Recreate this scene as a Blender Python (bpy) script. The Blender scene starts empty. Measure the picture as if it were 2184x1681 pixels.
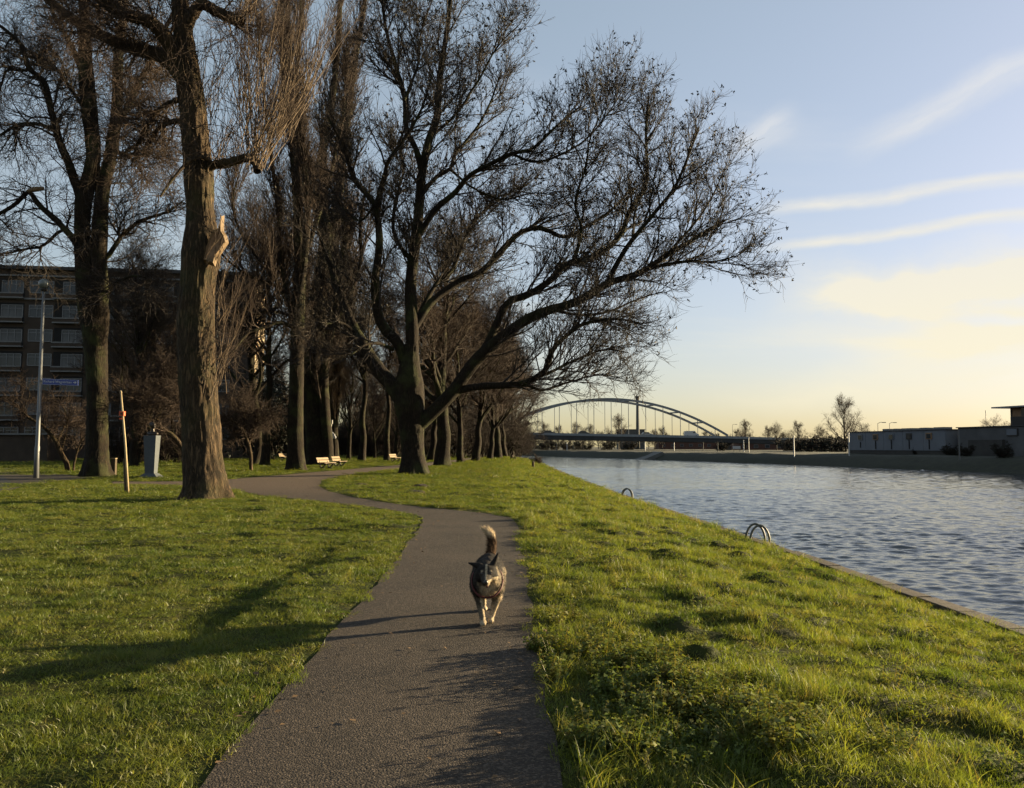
import bpy, bmesh, math, random
import numpy as np
from mathutils import Vector, Matrix, Euler

random.seed(7)
RNG = np.random.default_rng(7)
SC = bpy.context.scene
COL = SC.collection
R = math.radians

# ------------------------------------------------------------------ camera
EYE = 1.55
F, CX, CY, HOR = 1747.0, 1092.0, 840.5, 953.0
PITCH = math.atan((HOR - CY) / F)
cam_d = bpy.data.cameras.new('camera')
cam_d.sensor_fit = 'HORIZONTAL'
cam_d.sensor_width = 36.0
cam_d.lens = 36.0 * F / 2184.0
cam_d.clip_start = 0.05
cam_d.clip_end = 6000
cam = bpy.data.objects.new('camera', cam_d)
COL.objects.link(cam)
cam.location = (0, 0, EYE)
cam.rotation_euler = (math.pi / 2 + PITCH, 0, 0)
SC.camera = cam

# ------------------------------------------------------------------ light
SUN_EL = R(8.6)
SUN_AZ = R(25.0)          # measured from +X towards +Y
SUN_DIR = Vector((math.cos(SUN_AZ) * math.cos(SUN_EL), math.sin(SUN_AZ) * math.cos(SUN_EL), math.sin(SUN_EL)))
sun_d = bpy.data.lights.new('sun', 'SUN')
sun_d.energy = 5.0
sun_d.angle = R(0.55)
sun_d.color = (1.0, 0.80, 0.48)
sun = bpy.data.objects.new('sun', sun_d)
COL.objects.link(sun)
sun.location = (60, 40, 40)
sun.rotation_euler = SUN_DIR.to_track_quat('Z', 'Y').to_euler()
SKY_STRENGTH = 0.10
EXPOSURE = 2.05
SC.view_settings.view_transform = 'Standard'
SC.view_settings.look = 'None'
SC.view_settings.exposure = EXPOSURE
SC.view_settings.gamma = 1.0
SC.view_settings.use_curve_mapping = False
SC.cycles.max_bounces = 6
SC.cycles.diffuse_bounces = 2
SC.cycles.glossy_bounces = 3
SC.cycles.transmission_bounces = 3
SC.cycles.transparent_max_bounces = 6
SC.cycles.use_adaptive_sampling = True
SC.cycles.adaptive_threshold = 0.02
SC.cycles.use_denoising = True


class NT:
    """small helper that adds nodes to a tree"""
    def __init__(self, tree):
        self.t = tree

    def n(self, kind, ins=None, **props):
        nd = self.t.nodes.new(kind)
        for k, v in props.items():
            setattr(nd, k, v)
        for k, v in (ins or {}).items():
            s = nd.inputs[k]
            if isinstance(v, bpy.types.NodeSocket):
                self.t.links.new(v, s)
            else:
                if hasattr(s, 'default_value'):
                    dv = s.default_value
                    if hasattr(dv, '__len__') and not isinstance(v, (tuple, list)):
                        v = (v,) * len(dv)
                    if hasattr(dv, '__len__') and len(dv) == 4 and len(v) == 3:
                        v = (*v, 1.0)
                    s.default_value = v
        return nd

    def m(self, op, a, b=0.0, c=0.0, clamp=False):
        nd = self.n('ShaderNodeMath', {0: a, 1: b, 2: c}, operation=op, use_clamp=clamp)
        return nd.outputs[0]

    def vm(self, op, a, b=(0, 0, 0), out=0):
        return self.n('ShaderNodeVectorMath', {0: a, 1: b}, operation=op).outputs[out]

    def mix(self, f, a, b, blend='MIX'):
        nd = self.n('ShaderNodeMix', data_type='RGBA', blend_type=blend)
        for k, v in ((0, f), (6, a), (7, b)):
            s = nd.inputs[k]
            if isinstance(v, bpy.types.NodeSocket):
                self.t.links.new(v, s)
            else:
                s.default_value = (*v, 1.0) if isinstance(v, (tuple, list)) and len(v) == 3 else v
        return nd.outputs[2]

    def ramp(self, f, stops, interp='LINEAR'):
        nd = self.n('ShaderNodeValToRGB', {0: f})
        cr = nd.color_ramp
        cr.interpolation = interp
        while len(cr.elements) < len(stops):
            cr.elements.new(0.5)
        for e, (p, c) in zip(cr.elements, stops):
            e.position = p
            e.color = (*c, 1.0) if isinstance(c, (tuple, list)) else (c, c, c, 1.0)
        return nd.outputs[0]

    def rng(self, v, a, b, c=0.0, d=1.0, smooth=True):
        nd = self.n('ShaderNodeMapRange', {0: v, 1: a, 2: b, 3: c, 4: d})
        nd.interpolation_type = 'SMOOTHSTEP' if smooth else 'LINEAR'
        return nd.outputs[0]

    def noise(self, vec, scale, detail=3.0, rough=0.55, out=0):
        return self.n('ShaderNodeTexNoise', {'Vector': vec, 'Scale': scale, 'Detail': detail, 'Roughness': rough}).outputs[out]


world = bpy.data.worlds.new('World')
SC.world = world
world.use_nodes = True
wt = world.node_tree
wt.nodes.clear()
W = NT(wt)
sky = W.n('ShaderNodeTexSky')
sky.sky_type = 'NISHITA'
sky.sun_disc = False
sky.sun_elevation = SUN_EL
sky.sun_rotation = math.pi / 2 - SUN_AZ
sky.altitude = 0
sky.air_density = 1.15
sky.dust_density = 1.0
sky.ozone_density = 1.6
tc = W.n('ShaderNodeTexCoord')
wdir = tc.outputs['Generated']


def pix_dir(u, v):
    a = (u - CX) / F
    b = -(v - CY) / F
    return Vector((a, math.cos(PITCH) - b * math.sin(PITCH), math.sin(PITCH) + b * math.cos(PITCH))).normalized()


def streak(u0, v0, u1, v1, w, fade, strength, nscale):
    """a wisp of cirrus along a great circle of the sky, as direction masks"""
    A = pix_dir(u0, v0)
    B = pix_dir(u1, v1)
    nrm = A.cross(B).normalized()
    tan = (B - A).normalized()
    mid = ((A + B) * 0.5).dot(tan)
    half = (B - A).length * 0.5
    wob = W.m('MULTIPLY', W.m('SUBTRACT', W.noise(wdir, 9.0, 4.0), 0.5), w * 1.6)
    d = W.m('ADD', W.vm('DOT_PRODUCT', wdir, tuple(nrm), 1), wob)
    cross = W.rng(W.m('ABSOLUTE', d), 0.0, w, 1.0, 0.0)
    t = W.m('ABSOLUTE', W.m('SUBTRACT', W.vm('DOT_PRODUCT', wdir, tuple(tan), 1), mid))
    along = W.rng(t, half * (1 - fade), half * 1.05, 1.0, 0.0)
    st = W.n('ShaderNodeVectorMath', {0: wdir, 1: tuple(tan)}, operation='DOT_PRODUCT').outputs[1]
    comb = W.n('ShaderNodeCombineXYZ', {0: W.m('MULTIPLY', st, nscale), 1: W.m('MULTIPLY', d, nscale * 6.0), 2: 0.0}).outputs[0]
    tex = W.rng(W.noise(comb, 1.0, 5.0, 0.6), 0.3, 0.72, 0.42, 1.0)
    front = W.rng(W.vm('DOT_PRODUCT', wdir, tuple((A + B).normalized()), 1), 0.2, 0.5)
    return W.m('MULTIPLY', W.m('MULTIPLY', W.m('MULTIPLY', cross, along), W.m('MULTIPLY', tex, strength)), front)


masks = [
    streak(1780, 335, 2500, -10, 0.024, 0.6, 0.75, 9.0),
    streak(1600, 452, 2700, 318, 0.0125, 0.25, 1.0, 8.0),
    streak(1610, 536, 2700, 385, 0.0095, 0.25, 1.0, 8.0),
    streak(1535, 330, 1720, 235, 0.024, 0.8, 0.6, 10.0),
    streak(1600, 650, 2900, 510, 0.058, 0.5, 1.0, 7.0),
    streak(1750, 770, 2900, 640, 0.034, 0.6, 1.0, 7.0),
    streak(1500, 705, 3100, 760, 0.024, 0.7, 0.6, 6.0),
    streak(1680, 625, 2500, 590, 0.030, 0.6, 0.9, 5.0),
    streak(1750, 600, 2150, 740, 0.022, 0.6, 0.7, 6.0),
    streak(1420, 850, 3000, 760, 0.034, 0.7, 0.6, 5.0),
    streak(1900, 655, 3100, 700, 0.012, 0.5, 0.8, 6.0),
]
tot = masks[0]
for mk in masks[1:]:
    tot = W.m('ADD', tot, mk)
# thin veil of cirrus all over the sky, stretched along the wind
sep = W.n('ShaderNodeSeparateXYZ', {0: wdir})
zz = W.m('ADD', W.m('MAXIMUM', sep.outputs[2], 0.0), 0.12)
proj = W.n('ShaderNodeCombineXYZ', {0: W.m('DIVIDE', sep.outputs[0], zz), 1: W.m('MULTIPLY', W.m('DIVIDE', sep.outputs[1], zz), 2.6), 2: 0.3}).outputs[0]
veil = W.m('MULTIPLY', W.rng(W.noise(proj, 0.55, 6.0, 0.6), 0.48, 0.8), 0.30)
veil = W.m('MULTIPLY', veil, W.rng(sep.outputs[2], 0.02, 0.14))
tot = W.m('MINIMUM', W.m('ADD', tot, veil), 0.9)
# soft film-like response of the sky, channel by channel, the same in every direction
sc3 = W.n('ShaderNodeSeparateColor', {0: sky.outputs[0]})
SKY_GAIN = 1.0 / (SKY_STRENGTH * 2 ** EXPOSURE)
chan = []
for i, (g, k) in enumerate(((0.50, 1.12), (0.50, 1.14), (0.66, 1.55))):
    chan.append(W.m('MULTIPLY', W.m('POWER', W.m('MULTIPLY', sc3.outputs[i], 0.1), g), k * SKY_GAIN))
skyrgb = W.n('ShaderNodeCombineColor', {0: chan[0], 1: chan[1], 2: chan[2]}).outputs[0]
cloudcol = W.mix(W.rng(sep.outputs[2], 0.03, 0.42), tuple(SKY_GAIN * c for c in (1.0, 0.91, 0.66)), tuple(SKY_GAIN * c for c in (0.80, 0.81, 0.83)))
skycol = W.mix(tot, skyrgb, cloudcol)
bg = W.n('ShaderNodeBackground', {'Color': skycol, 'Strength': SKY_STRENGTH})
wo = W.n('ShaderNodeOutputWorld', {'Surface': bg.outputs[0]})

# ------------------------------------------------------------------ pixel helpers (point at a real depth / on the ground)


def P(u, v, Y):
    a = (u - CX) / F
    b = -(v - CY) / F
    y = math.cos(PITCH) - b * math.sin(PITCH)
    z = math.sin(PITCH) + b * math.cos(PITCH)
    k = Y / y
    return Vector((a * k, Y, EYE + z * k))


def G(u, v, z0=0.0):
    a = (u - CX) / F
    b = -(v - CY) / F
    y = math.cos(PITCH) - b * math.sin(PITCH)
    z = math.sin(PITCH) + b * math.cos(PITCH)
    k = (z0 - EYE) / z
    return Vector((a * k, y * k, z0))

# ------------------------------------------------------------------ object helpers


def setp(o, label=None, cat=None, group=None, kind=None):
    if label: o['label'] = label
    if cat: o['category'] = cat
    if group: o['group'] = group
    if kind: o['kind'] = kind
    return o


def thing(name, label, cat, loc=(0, 0, 0), group=None):
    o = bpy.data.objects.new(name, None)
    o.empty_display_size = 0.2
    COL.objects.link(o)
    o.location = loc
    return setp(o, label, cat, group)


def link_mesh(name, me, mats, parent=None):
    o = bpy.data.objects.new(name, me)
    COL.objects.link(o)
    if not isinstance(mats, (list, tuple)):
        mats = [mats]
    for m in mats:
        if m is not None and len(me.materials) < len(mats):
            me.materials.append(m)
    if parent is not None:
        o.parent = parent
    return o


def np_mesh(name, V, Fq, smooth=True):
    """mesh from vertex array and an (M,k) face array"""
    me = bpy.data.meshes.new(name)
    V = np.asarray(V, dtype=np.float32)
    Fq = np.asarray(Fq, dtype=np.int32)
    me.vertices.add(len(V))
    me.vertices.foreach_set('co', V.ravel())
    k = Fq.shape[1]
    me.loops.add(Fq.size)
    me.loops.foreach_set('vertex_index', Fq.ravel())
    me.polygons.add(len(Fq))
    me.polygons.foreach_set('loop_start', np.arange(0, Fq.size, k, dtype=np.int32))
    me.update(calc_edges=True)
    if smooth:
        me.polygons.foreach_set('use_smooth', np.ones(len(Fq), dtype=bool))
    return me


class MB:
    """collects boxes, tubes and other shapes; build() links them as one mesh"""
    def __init__(self):
        self.v = []
        self.f = []
        self.mi = []
        self.cur = 0

    def add(self, vs, fs):
        b = len(self.v)
        self.v.extend([tuple(x) for x in vs])
        self.f.extend([tuple(i + b for i in f) for f in fs])
        self.mi.extend([self.cur] * len(fs))
        return self

    def box(self, c, s, rot=None, taper=1.0):
        x, y, z = s[0] / 2, s[1] / 2, s[2] / 2
        vs = []
        for dz in (-1, 1):
            k = taper if dz > 0 else 1.0
            for dx, dy in ((-1, -1), (1, -1), (1, 1), (-1, 1)):
                p = Vector((dx * x * k, dy * y * k, dz * z))
                if rot is not None:
                    p = rot @ p
                vs.append(p + Vector(c))
        fs = [(3, 2, 1, 0), (4, 5, 6, 7), (0, 1, 5, 4), (1, 2, 6, 5), (2, 3, 7, 6), (3, 0, 4, 7)]
        return self.add(vs, fs)

    def tube(self, pts, rads, n=8, cap=True):
        pts = [Vector(p) for p in pts]
        if not hasattr(rads, '__len__'):
            rads = [rads] * len(pts)
        vs, fs = [], []
        mean = (pts[-1] - pts[0])
        if mean.length < 1e-6:
            mean = Vector((0, 0, 1))
        ax = min(range(3), key=lambda i: abs(mean[i]))
        ref = Vector((0, 0, 0))
        ref[ax] = 1
        for i, p in enumerate(pts):
            t = (pts[min(i + 1, len(pts) - 1)] - pts[max(i - 1, 0)]).normalized()
            u = t.cross(ref)
            if u.length < 1e-4:
                u = t.orthogonal()
            u.normalize()
            w = t.cross(u)
            for k in range(n):
                a = 2 * math.pi * k / n
                vs.append(p + (u * math.cos(a) + w * math.sin(a)) * rads[i])
        for i in range(len(pts) - 1):
            for k in range(n):
                k2 = (k + 1) % n
                fs.append((i * n + k, i * n + k2, (i + 1) * n + k2, (i + 1) * n + k))
        if cap:
            fs.append(tuple(reversed(range(n))))
            fs.append(tuple((len(pts) - 1) * n + k for k in range(n)))
        return self.add(vs, fs)

    def lathe(self, prof, c=(0, 0, 0), n=16):
        return self.tube([Vector(c) + Vector((0, 0, z)) for r, z in prof], [r for r, z in prof], n)

    def build(self, name, mats, parent=None, bevel=0.0, smooth=False, origin=None):
        me = bpy.data.meshes.new(name)
        off = Vector(origin) if origin is not None else (parent_origin(parent) if parent is not None else Vector((0, 0, 0)))
        me.from_pydata([tuple(Vector(v) - off) for v in self.v], [], self.f)
        if isinstance(mats, (list, tuple)) and len(mats) > 1:
            me.polygons.foreach_set('material_index', self.mi)
        if bevel > 0:
            bm = bmesh.new()
            bm.from_mesh(me)
            es = [e for e in bm.edges if len(e.link_faces) == 2 and e.calc_face_angle(0) > 0.5]
            bmesh.ops.bevel(bm, geom=es, offset=bevel, segments=2, affect='EDGES', profile=0.7)
            bm.to_mesh(me)
            bm.free()
        if smooth:
            me.polygons.foreach_set('use_smooth', [True] * len(me.polygons))
        me.update()
        return link_mesh(name, me, mats, parent)


def parent_origin(o):
    v = Vector((0, 0, 0))
    while o is not None:
        v += Vector(o.location)
        o = o.parent
    return v


def copy_tree(o, parent=None):
    c = o.copy()
    COL.objects.link(c)
    if parent is not None:
        c.parent = parent
    for ch in list(o.children):
        copy_tree(ch, c)
    return c

# ------------------------------------------------------------------ materials
MATS = {}


def mat(name, col, rough=0.7, var=0.25, scale=8.0, bump=0.0, bscale=40.0, spec=0.3, metal=0.0, coord='Object', col2=None):
    m = bpy.data.materials.new(name)
    m.use_nodes = True
    t = NT(m.node_tree)
    b = m.node_tree.nodes['Principled BSDF']
    c = t.n('ShaderNodeTexCoord').outputs[coord]
    nz = t.noise(c, scale, 5.0, 0.6)
    dark = tuple(x * (1 - var) for x in col)
    light = col2 if col2 is not None else tuple(min(1, x * (1 + var)) for x in col)
    cc = t.ramp(nz, [(0.3, dark), (0.7, light)])
    m.node_tree.links.new(cc, b.inputs['Base Color'])
    b.inputs['Roughness'].default_value = rough
    b.inputs['Specular IOR Level'].default_value = spec
    b.inputs['Metallic'].default_value = metal
    if bump > 0:
        bn = t.n('ShaderNodeBump', {'Strength': 1.0, 'Distance': bump, 'Height': t.noise(c, bscale, 4.0, 0.6)})
        m.node_tree.links.new(bn.outputs[0], b.inputs['Normal'])
    MATS[name] = m
    return m


def bark(name, dark, light, scale=1.0, bump=0.02, moss=0.0):
    m = bpy.data.materials.new(name)
    m.use_nodes = True
    t = NT(m.node_tree)
    b = m.node_tree.nodes['Principled BSDF']
    c = t.n('ShaderNodeTexCoord').outputs['Object']
    st = t.n('ShaderNodeMapping', {'Vector': c, 'Scale': (1, 1, 0.16)}).outputs[0]
    n1 = t.noise(st, 11.0 * scale, 6.0, 0.65)
    n2 = t.noise(c, 1.7 * scale, 4.0, 0.6)
    h = t.m('ABSOLUTE', t.m('SUBTRACT', n1, 0.5))
    ridge = t.rng(h, 0.0, 0.16)
    col = t.mix(ridge, dark, light)
    col = t.mix(t.rng(n2, 0.35, 0.7, 0.0, 0.55), col, tuple(x * 0.6 for x in light))
    if moss > 0:
        col = t.mix(t.m('MULTIPLY', t.rng(t.noise(c, 0.9, 5.0), 0.45, 0.7), moss), col, (0.05, 0.06, 0.018))
    m.node_tree.links.new(col, b.inputs['Base Color'])
    b.inputs['Roughness'].default_value = 0.9
    b.inputs['Specular IOR Level'].default_value = 0.15
    bn = t.n('ShaderNodeBump', {'Strength': 1.0, 'Distance': bump, 'Height': ridge})
    m.node_tree.links.new(bn.outputs[0], b.inputs['Normal'])
    MATS[name] = m
    return m


bark('bark_poplar', (0.0134, 0.0101, 0.0067), (0.0930, 0.0619, 0.0350), 1.0, 0.02, 0.25)
bark('bark_dark', (0.0075, 0.0055, 0.0037), (0.0311, 0.0213, 0.0125), 1.2, 0.02, 0.5)
mat('twig_dark', (0.0216, 0.0156, 0.0114), 0.85, 0.3, 3.0)
mat('twig_brown', (0.0341, 0.0209, 0.0132), 0.85, 0.35, 3.0)
mat('twig_pale', (0.0942, 0.0620, 0.0347), 0.75, 0.3, 3.0)
mat('twig_far', (0.0525, 0.0406, 0.0280), 0.9, 0.3, 1.0)
mat('seed', (0.0270, 0.0216, 0.0132), 0.8, 0.4, 6.0)
mat('torn_wood', (0.1328, 0.0857, 0.0428), 0.7, 0.25, 14.0, 0.01, 30)
mat('heart_wood', (0.2184, 0.1344, 0.0756), 0.8, 0.3, 10.0, 0.02, 25)
mat('lamp_metal', (0.0882, 0.0911, 0.0941), 0.45, 0.1, 5.0, spec=0.5)
mat('lamp_globe', (0.0958, 0.1058, 0.1008), 0.25, 0.1, 3.0, spec=0.5)
mat('sign_blue', (0.0074, 0.0279, 0.1860), 0.4, 0.1, 4.0, spec=0.5)
mat('sign_white', (0.3960, 0.4070, 0.4180), 0.5, 0.05, 4.0)
mat('stake_wood', (0.3120, 0.2400, 0.1380), 0.75, 0.25, 9.0, 0.004, 60)
mat('stake_dark', (0.0600, 0.0425, 0.0250), 0.85, 0.3, 9.0, 0.004, 60)
mat('orange_plastic', (0.4875, 0.0845, 0.0260), 0.5, 0.1, 6.0)
mat('stele_stone', (0.0605, 0.0675, 0.0726), 0.8, 0.12, 7.0, 0.004, 70)
mat('bronze', (0.0275, 0.0200, 0.0140), 0.4, 0.3, 9.0, 0.003, 40, spec=0.6, metal=0.5)
mat('bench_slat', (0.1625, 0.1105, 0.0553), 0.6, 0.15, 8.0, 0.002, 60)
mat('bench_iron', (0.0210, 0.0180, 0.0156), 0.6, 0.2, 8.0)
mat('white_paint', (0.3700, 0.3600, 0.3400), 0.5, 0.08, 4.0)
mat('tarp', (0.4125, 0.4180, 0.4400), 0.5, 0.08, 3.0, 0.01, 8)
mat('rail_metal', (0.0612, 0.0612, 0.0432), 0.5, 0.3, 12.0, 0.002, 60, spec=0.5)
mat('capstone', (0.0672, 0.0490, 0.0322), 0.85, 0.35, 5.0, 0.01, 40)
mat('quay_brick', (0.0450, 0.0315, 0.0225), 0.9, 0.35, 3.0, 0.02, 12)
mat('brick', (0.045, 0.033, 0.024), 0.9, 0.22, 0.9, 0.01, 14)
mat('brick_sunlit', (0.2325, 0.1767, 0.1116), 0.9, 0.12, 0.9, 0.01, 14)  # paler copy of brick, sunlight on the end wall put into colour
mat('concrete_pale', (0.1325, 0.1325, 0.1297), 0.8, 0.12, 2.0)
mat('panel_cream', (0.6240, 0.5600, 0.3840), 0.6, 0.06, 2.0)
mat('roof_felt', (0.0450, 0.0450, 0.0450), 0.9, 0.2, 2.0)
mat('recess_shade_slot', (0.0132, 0.0126, 0.0120), 0.9, 0.2, 2.0)  # flat dark: painted shade behind the balconies, also the warehouse slots
mat('frame_white', (0.1350, 0.1378, 0.1406), 0.6, 0.05, 3.0)
mat('steel_grey', (0.1688, 0.1800, 0.1855), 0.55, 0.15, 0.6, spec=0.4)
mat('deck_grey', (0.0353, 0.0353, 0.0343), 0.8, 0.2, 0.4)
mat('shed_grey', (0.1144, 0.1248, 0.1405), 0.7, 0.10, 0.4, 0.004, 10)
mat('shed_dark', (0.0429, 0.0403, 0.0366), 0.85, 0.2, 0.6)
mat('brick_far', (0.0765, 0.0383, 0.0270), 0.9, 0.2, 0.6)
mat('concrete_far', (0.0800, 0.0775, 0.0700), 0.85, 0.15, 0.5)
mat('timber_clad', (0.2160, 0.1320, 0.0720), 0.7, 0.25, 2.0)
mat('car_dark', (0.03, 0.032, 0.036), 0.3, 0.1, 2.0, spec=0.5)
mat('car_silver', (0.2100, 0.2150, 0.2200), 0.3, 0.1, 2.0, spec=0.5)
mat('car_white', (0.3750, 0.3750, 0.3700), 0.35, 0.05, 2.0, spec=0.5)
mat('rubber', (0.02, 0.02, 0.02), 0.9, 0.1, 2.0)
mat('evergreen', (0.0132, 0.0168, 0.0078), 0.7, 0.4, 3.0)
mat('litter', (0.1200, 0.0720, 0.0330), 0.8, 0.5, 9.0)
mat('soil', (0.0340, 0.0248, 0.0160), 0.95, 0.35, 3.0, 0.03, 14)
mat('strap', (0.0616, 0.0108, 0.0085), 0.6, 0.2, 20.0)
mat('nose', (0.012, 0.011, 0.011), 0.35, 0.2, 20.0, spec=0.5)
mat('eye', (0.02, 0.012, 0.008), 0.1, 0.1, 20.0, spec=0.6)
mat('shrub_twig', (0.0198, 0.0121, 0.0077), 0.9, 0.4, 4.0)


def glass_mat(name, col):
    m = mat(name, col, 0.06, 0.15, 1.5, spec=0.28)
    return m


mat('curtain', (0.075, 0.077, 0.078), 0.5, 0.35, 0.35, spec=0.3)
glass_mat('window_glass', (0.035, 0.04, 0.043))


def grass_mat(name, c1, c2, c3, transl=0.45):
    m = bpy.data.materials.new(name)
    m.use_nodes = True
    t = NT(m.node_tree)
    m.node_tree.nodes.clear()
    pos = t.n('ShaderNodeNewGeometry').outputs['Position']
    rnd = t.n('ShaderNodeObjectInfo').outputs['Random']
    n1 = t.noise(pos, 0.9, 4.0, 0.6)
    n2 = t.noise(pos, 6.0, 3.0, 0.6)
    col = t.mix(t.rng(n1, 0.32, 0.68), c1, c2)
    col = t.mix(t.m('MULTIPLY', t.rng(t.m('ADD', n2, t.m('MULTIPLY', t.m('SUBTRACT', rnd, 0.5), 0.4)), 0.5, 0.8), 0.75), col, c3)
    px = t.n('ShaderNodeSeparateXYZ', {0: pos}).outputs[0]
    col = t.mix(t.rng(px, 0.3, -1.2), col, t.mix(1.0, col, (0.84, 0.86, 0.80), 'MULTIPLY'))   # lawn darker than the bank: its weaker sunlight is put into the colour
    at = t.n('ShaderNodeAttribute', attribute_name='tint')
    col = t.mix(1.0, col, at.outputs['Color'], 'MULTIPLY')
    d = t.n('ShaderNodeBsdfDiffuse', {'Color': col})
    tr = t.n('ShaderNodeBsdfTranslucent', {'Color': t.mix(1.0, col, (1.25, 1.2, 0.7), 'MULTIPLY')})
    mx = t.n('ShaderNodeMixShader', {0: transl, 1: d.outputs[0], 2: tr.outputs[0]})
    gl = t.n('ShaderNodeBsdfGlossy', {'Color': (1, 1, 1), 'Roughness': 0.5})
    mx2 = t.n('ShaderNodeMixShader', {0: 0.022, 1: mx.outputs[0], 2: gl.outputs[0]})
    t.n('ShaderNodeOutputMaterial', {'Surface': mx2.outputs[0]})
    MATS[name] = m
    return m


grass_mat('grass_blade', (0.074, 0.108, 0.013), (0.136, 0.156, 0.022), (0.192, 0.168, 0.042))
grass_mat('weed_leaf', (0.070, 0.100, 0.018), (0.120, 0.140, 0.030), (0.16, 0.14, 0.04), 0.4)

# ------------------------------------------------------------------ terrain functions


def vnoise(x, y, seed=0):
    xi = np.floor(x).astype(np.int64)
    yi = np.floor(y).astype(np.int64)
    fx = x - xi
    fy = y - yi
    fx = fx * fx * (3 - 2 * fx)
    fy = fy * fy * (3 - 2 * fy)

    def h(a, b):
        n = (a * 374761393 + b * 668265263 + seed * 974711) & 0x7fffffff
        n = ((n ^ (n >> 13)) * 1274126177) & 0x7fffffff
        n = n ^ (n >> 16)
        return (n & 0xffff) / 65535.0
    a = h(xi, yi); b = h(xi + 1, yi); c = h(xi, yi + 1); d = h(xi + 1, yi + 1)
    return (a * (1 - fx) + b * fx) * (1 - fy) + (c * (1 - fx) + d * fx) * fy


EDGE_Y = np.array([-40, 0, 9.1, 18.3, 32.7, 60, 117, 170, 230, 300, 380, 520, 800])
EDGE_X = np.array([6.6, 5.95, 5.69, 5.42, 4.75, 4.0, 3.2, 1.5, -6, -30, -75, -170, -400])
QUAY_Z = -0.60
WATER_Z = -1.55


def edge_x(y):
    return np.interp(y, EDGE_Y, EDGE_X)


def gp(u, v):
    p = G(u, v)
    return (p.x, p.y)


PATH = ([(0.30, -8.0), (0.25, 1.5)] +
        [gp(*q) for q in ((1190, 1681), (1162, 1450), (1145, 1330), (1128, 1240), (1115, 1180), (1106, 1135), (1100, 1116), (1085, 1105),
                          (1040, 1096), (960, 1088), (870, 1079), (800, 1069), (740, 1058), (697, 1047), (680, 1037), (688, 1025),
                          (730, 1014), (800, 1006), (870, 999), (925, 993), (975, 986), (1015, 979), (1045, 974.5), (1062, 971),
                          (1052, 970.5), (1030, 973), (995, 978), (950, 984), (850, 992.5), (760, 1000), (620, 1012), (500, 1022), (400, 1027), (240, 1028),
                          (240, 1033), (400, 1036), (505, 1046), (560, 1057), (700, 1072), (800, 1083), (845, 1090), (885, 1098), (903, 1106), (902, 1115),
                          (885, 1138), (850, 1187), (800, 1248), (735, 1330), (640, 1432), (560, 1520), (480, 1606), (410, 1681))] +
        [(-1.50, 2.4), (-1.50, -8.0)])
_rp = np.random.default_rng(8)
_pp = []
for _i in range(len(PATH)):
    _a, _b = np.array(PATH[_i]), np.array(PATH[(_i + 1) % len(PATH)])
    _n = max(1, int(np.linalg.norm(_b - _a) / 0.45)) if 1.0 < (_a[1] + _b[1]) / 2 < 22 and abs(_a[0] - _b[0]) < 2.5 else 1
    for _k in range(_n):
        _q = _a + (_b - _a) * _k / _n
        _pp.append(_q + (_rp.normal(0, 0.028, 2) if _n > 1 else 0))
PATH = np.array(_pp)     # slightly ragged, crumbling edges


def path_dist(x, y):
    """signed distance to the path outline, negative inside"""
    x = np.asarray(x, float).ravel()
    y = np.asarray(y, float).ravel()
    best = np.full(x.shape, 1e9)
    inside = np.zeros(x.shape, bool)
    n = len(PATH)
    for i in range(n):
        ax, ay = PATH[i]
        bx, by = PATH[(i + 1) % n]
        dx, dy = bx - ax, by - ay
        t = np.clip(((x - ax) * dx + (y - ay) * dy) / (dx * dx + dy * dy + 1e-12), 0, 1)
        best = np.minimum(best, np.hypot(x - ax - t * dx, y - ay - t * dy))
        cond = ((ay > y) != (by > y)) & (x < (bx - ax) * (y - ay) / (by - ay + 1e-15) + ax)
        inside ^= cond
    return np.where(inside, -best, best)


def sstep(a, b, v):
    t = np.clip((v - a) / (b - a), 0, 1)
    return t * t * (3 - 2 * t)


def height(x, y, pd=None):
    x = np.asarray(x, float)
    y = np.asarray(y, float)
    if pd is None:
        pd = path_dist(x, y).reshape(x.shape)
    d = edge_x(y) - x
    t = np.clip((5.25 - d) / 5.25, 0, 1)
    z = QUAY_Z * (t * t * (1.6 - 0.6 * t))
    wb = sstep(5.6, 4.6, d)
    near = sstep(0.03, 0.55, pd)
    bump = 0.095 * (sstep(0.55, 0.95, vnoise(x * 2.1 + 3, y * 2.1, 3)) + 0.55 * sstep(0.5, 0.95, vnoise(x * 4.2, y * 4.2 + 9, 5))) + 0.03 * (vnoise(x * 0.8, y * 0.8, 8) - 0.5)
    lawn = 0.055 * (vnoise(x * 0.8, y * 0.8, 11) - 0.4) + 0.040 * sstep(0.45, 0.95, vnoise(x * 2.2, y * 2.2, 12))
    z = z + near * (wb * bump * sstep(0.0, 0.6, d) + (1 - wb) * lawn)
    # shallow step in the lawn that runs beside the path
    cx = -2.42 + 0.09 * (vnoise(y * 0.9, y * 0 + 0.5, 21) - 0.5)
    st = sstep(0.10, -0.22, x - cx) * sstep(5.9, 7.0, y) * sstep(12.9, 11.2, y)
    back = sstep(-3.7, -2.6, x)
    z = z - 0.088 * st * back
    z = z + 0.022 * sstep(0.45, 0.0, np.abs(x - cx - 0.30)) * sstep(6.2, 7.2, y) * sstep(12.9, 11.2, y) * near
    return z


def hz(x, y):
    return float(height(np.array([x]), np.array([y]))[0])

# ------------------------------------------------------------------ the ground


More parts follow.
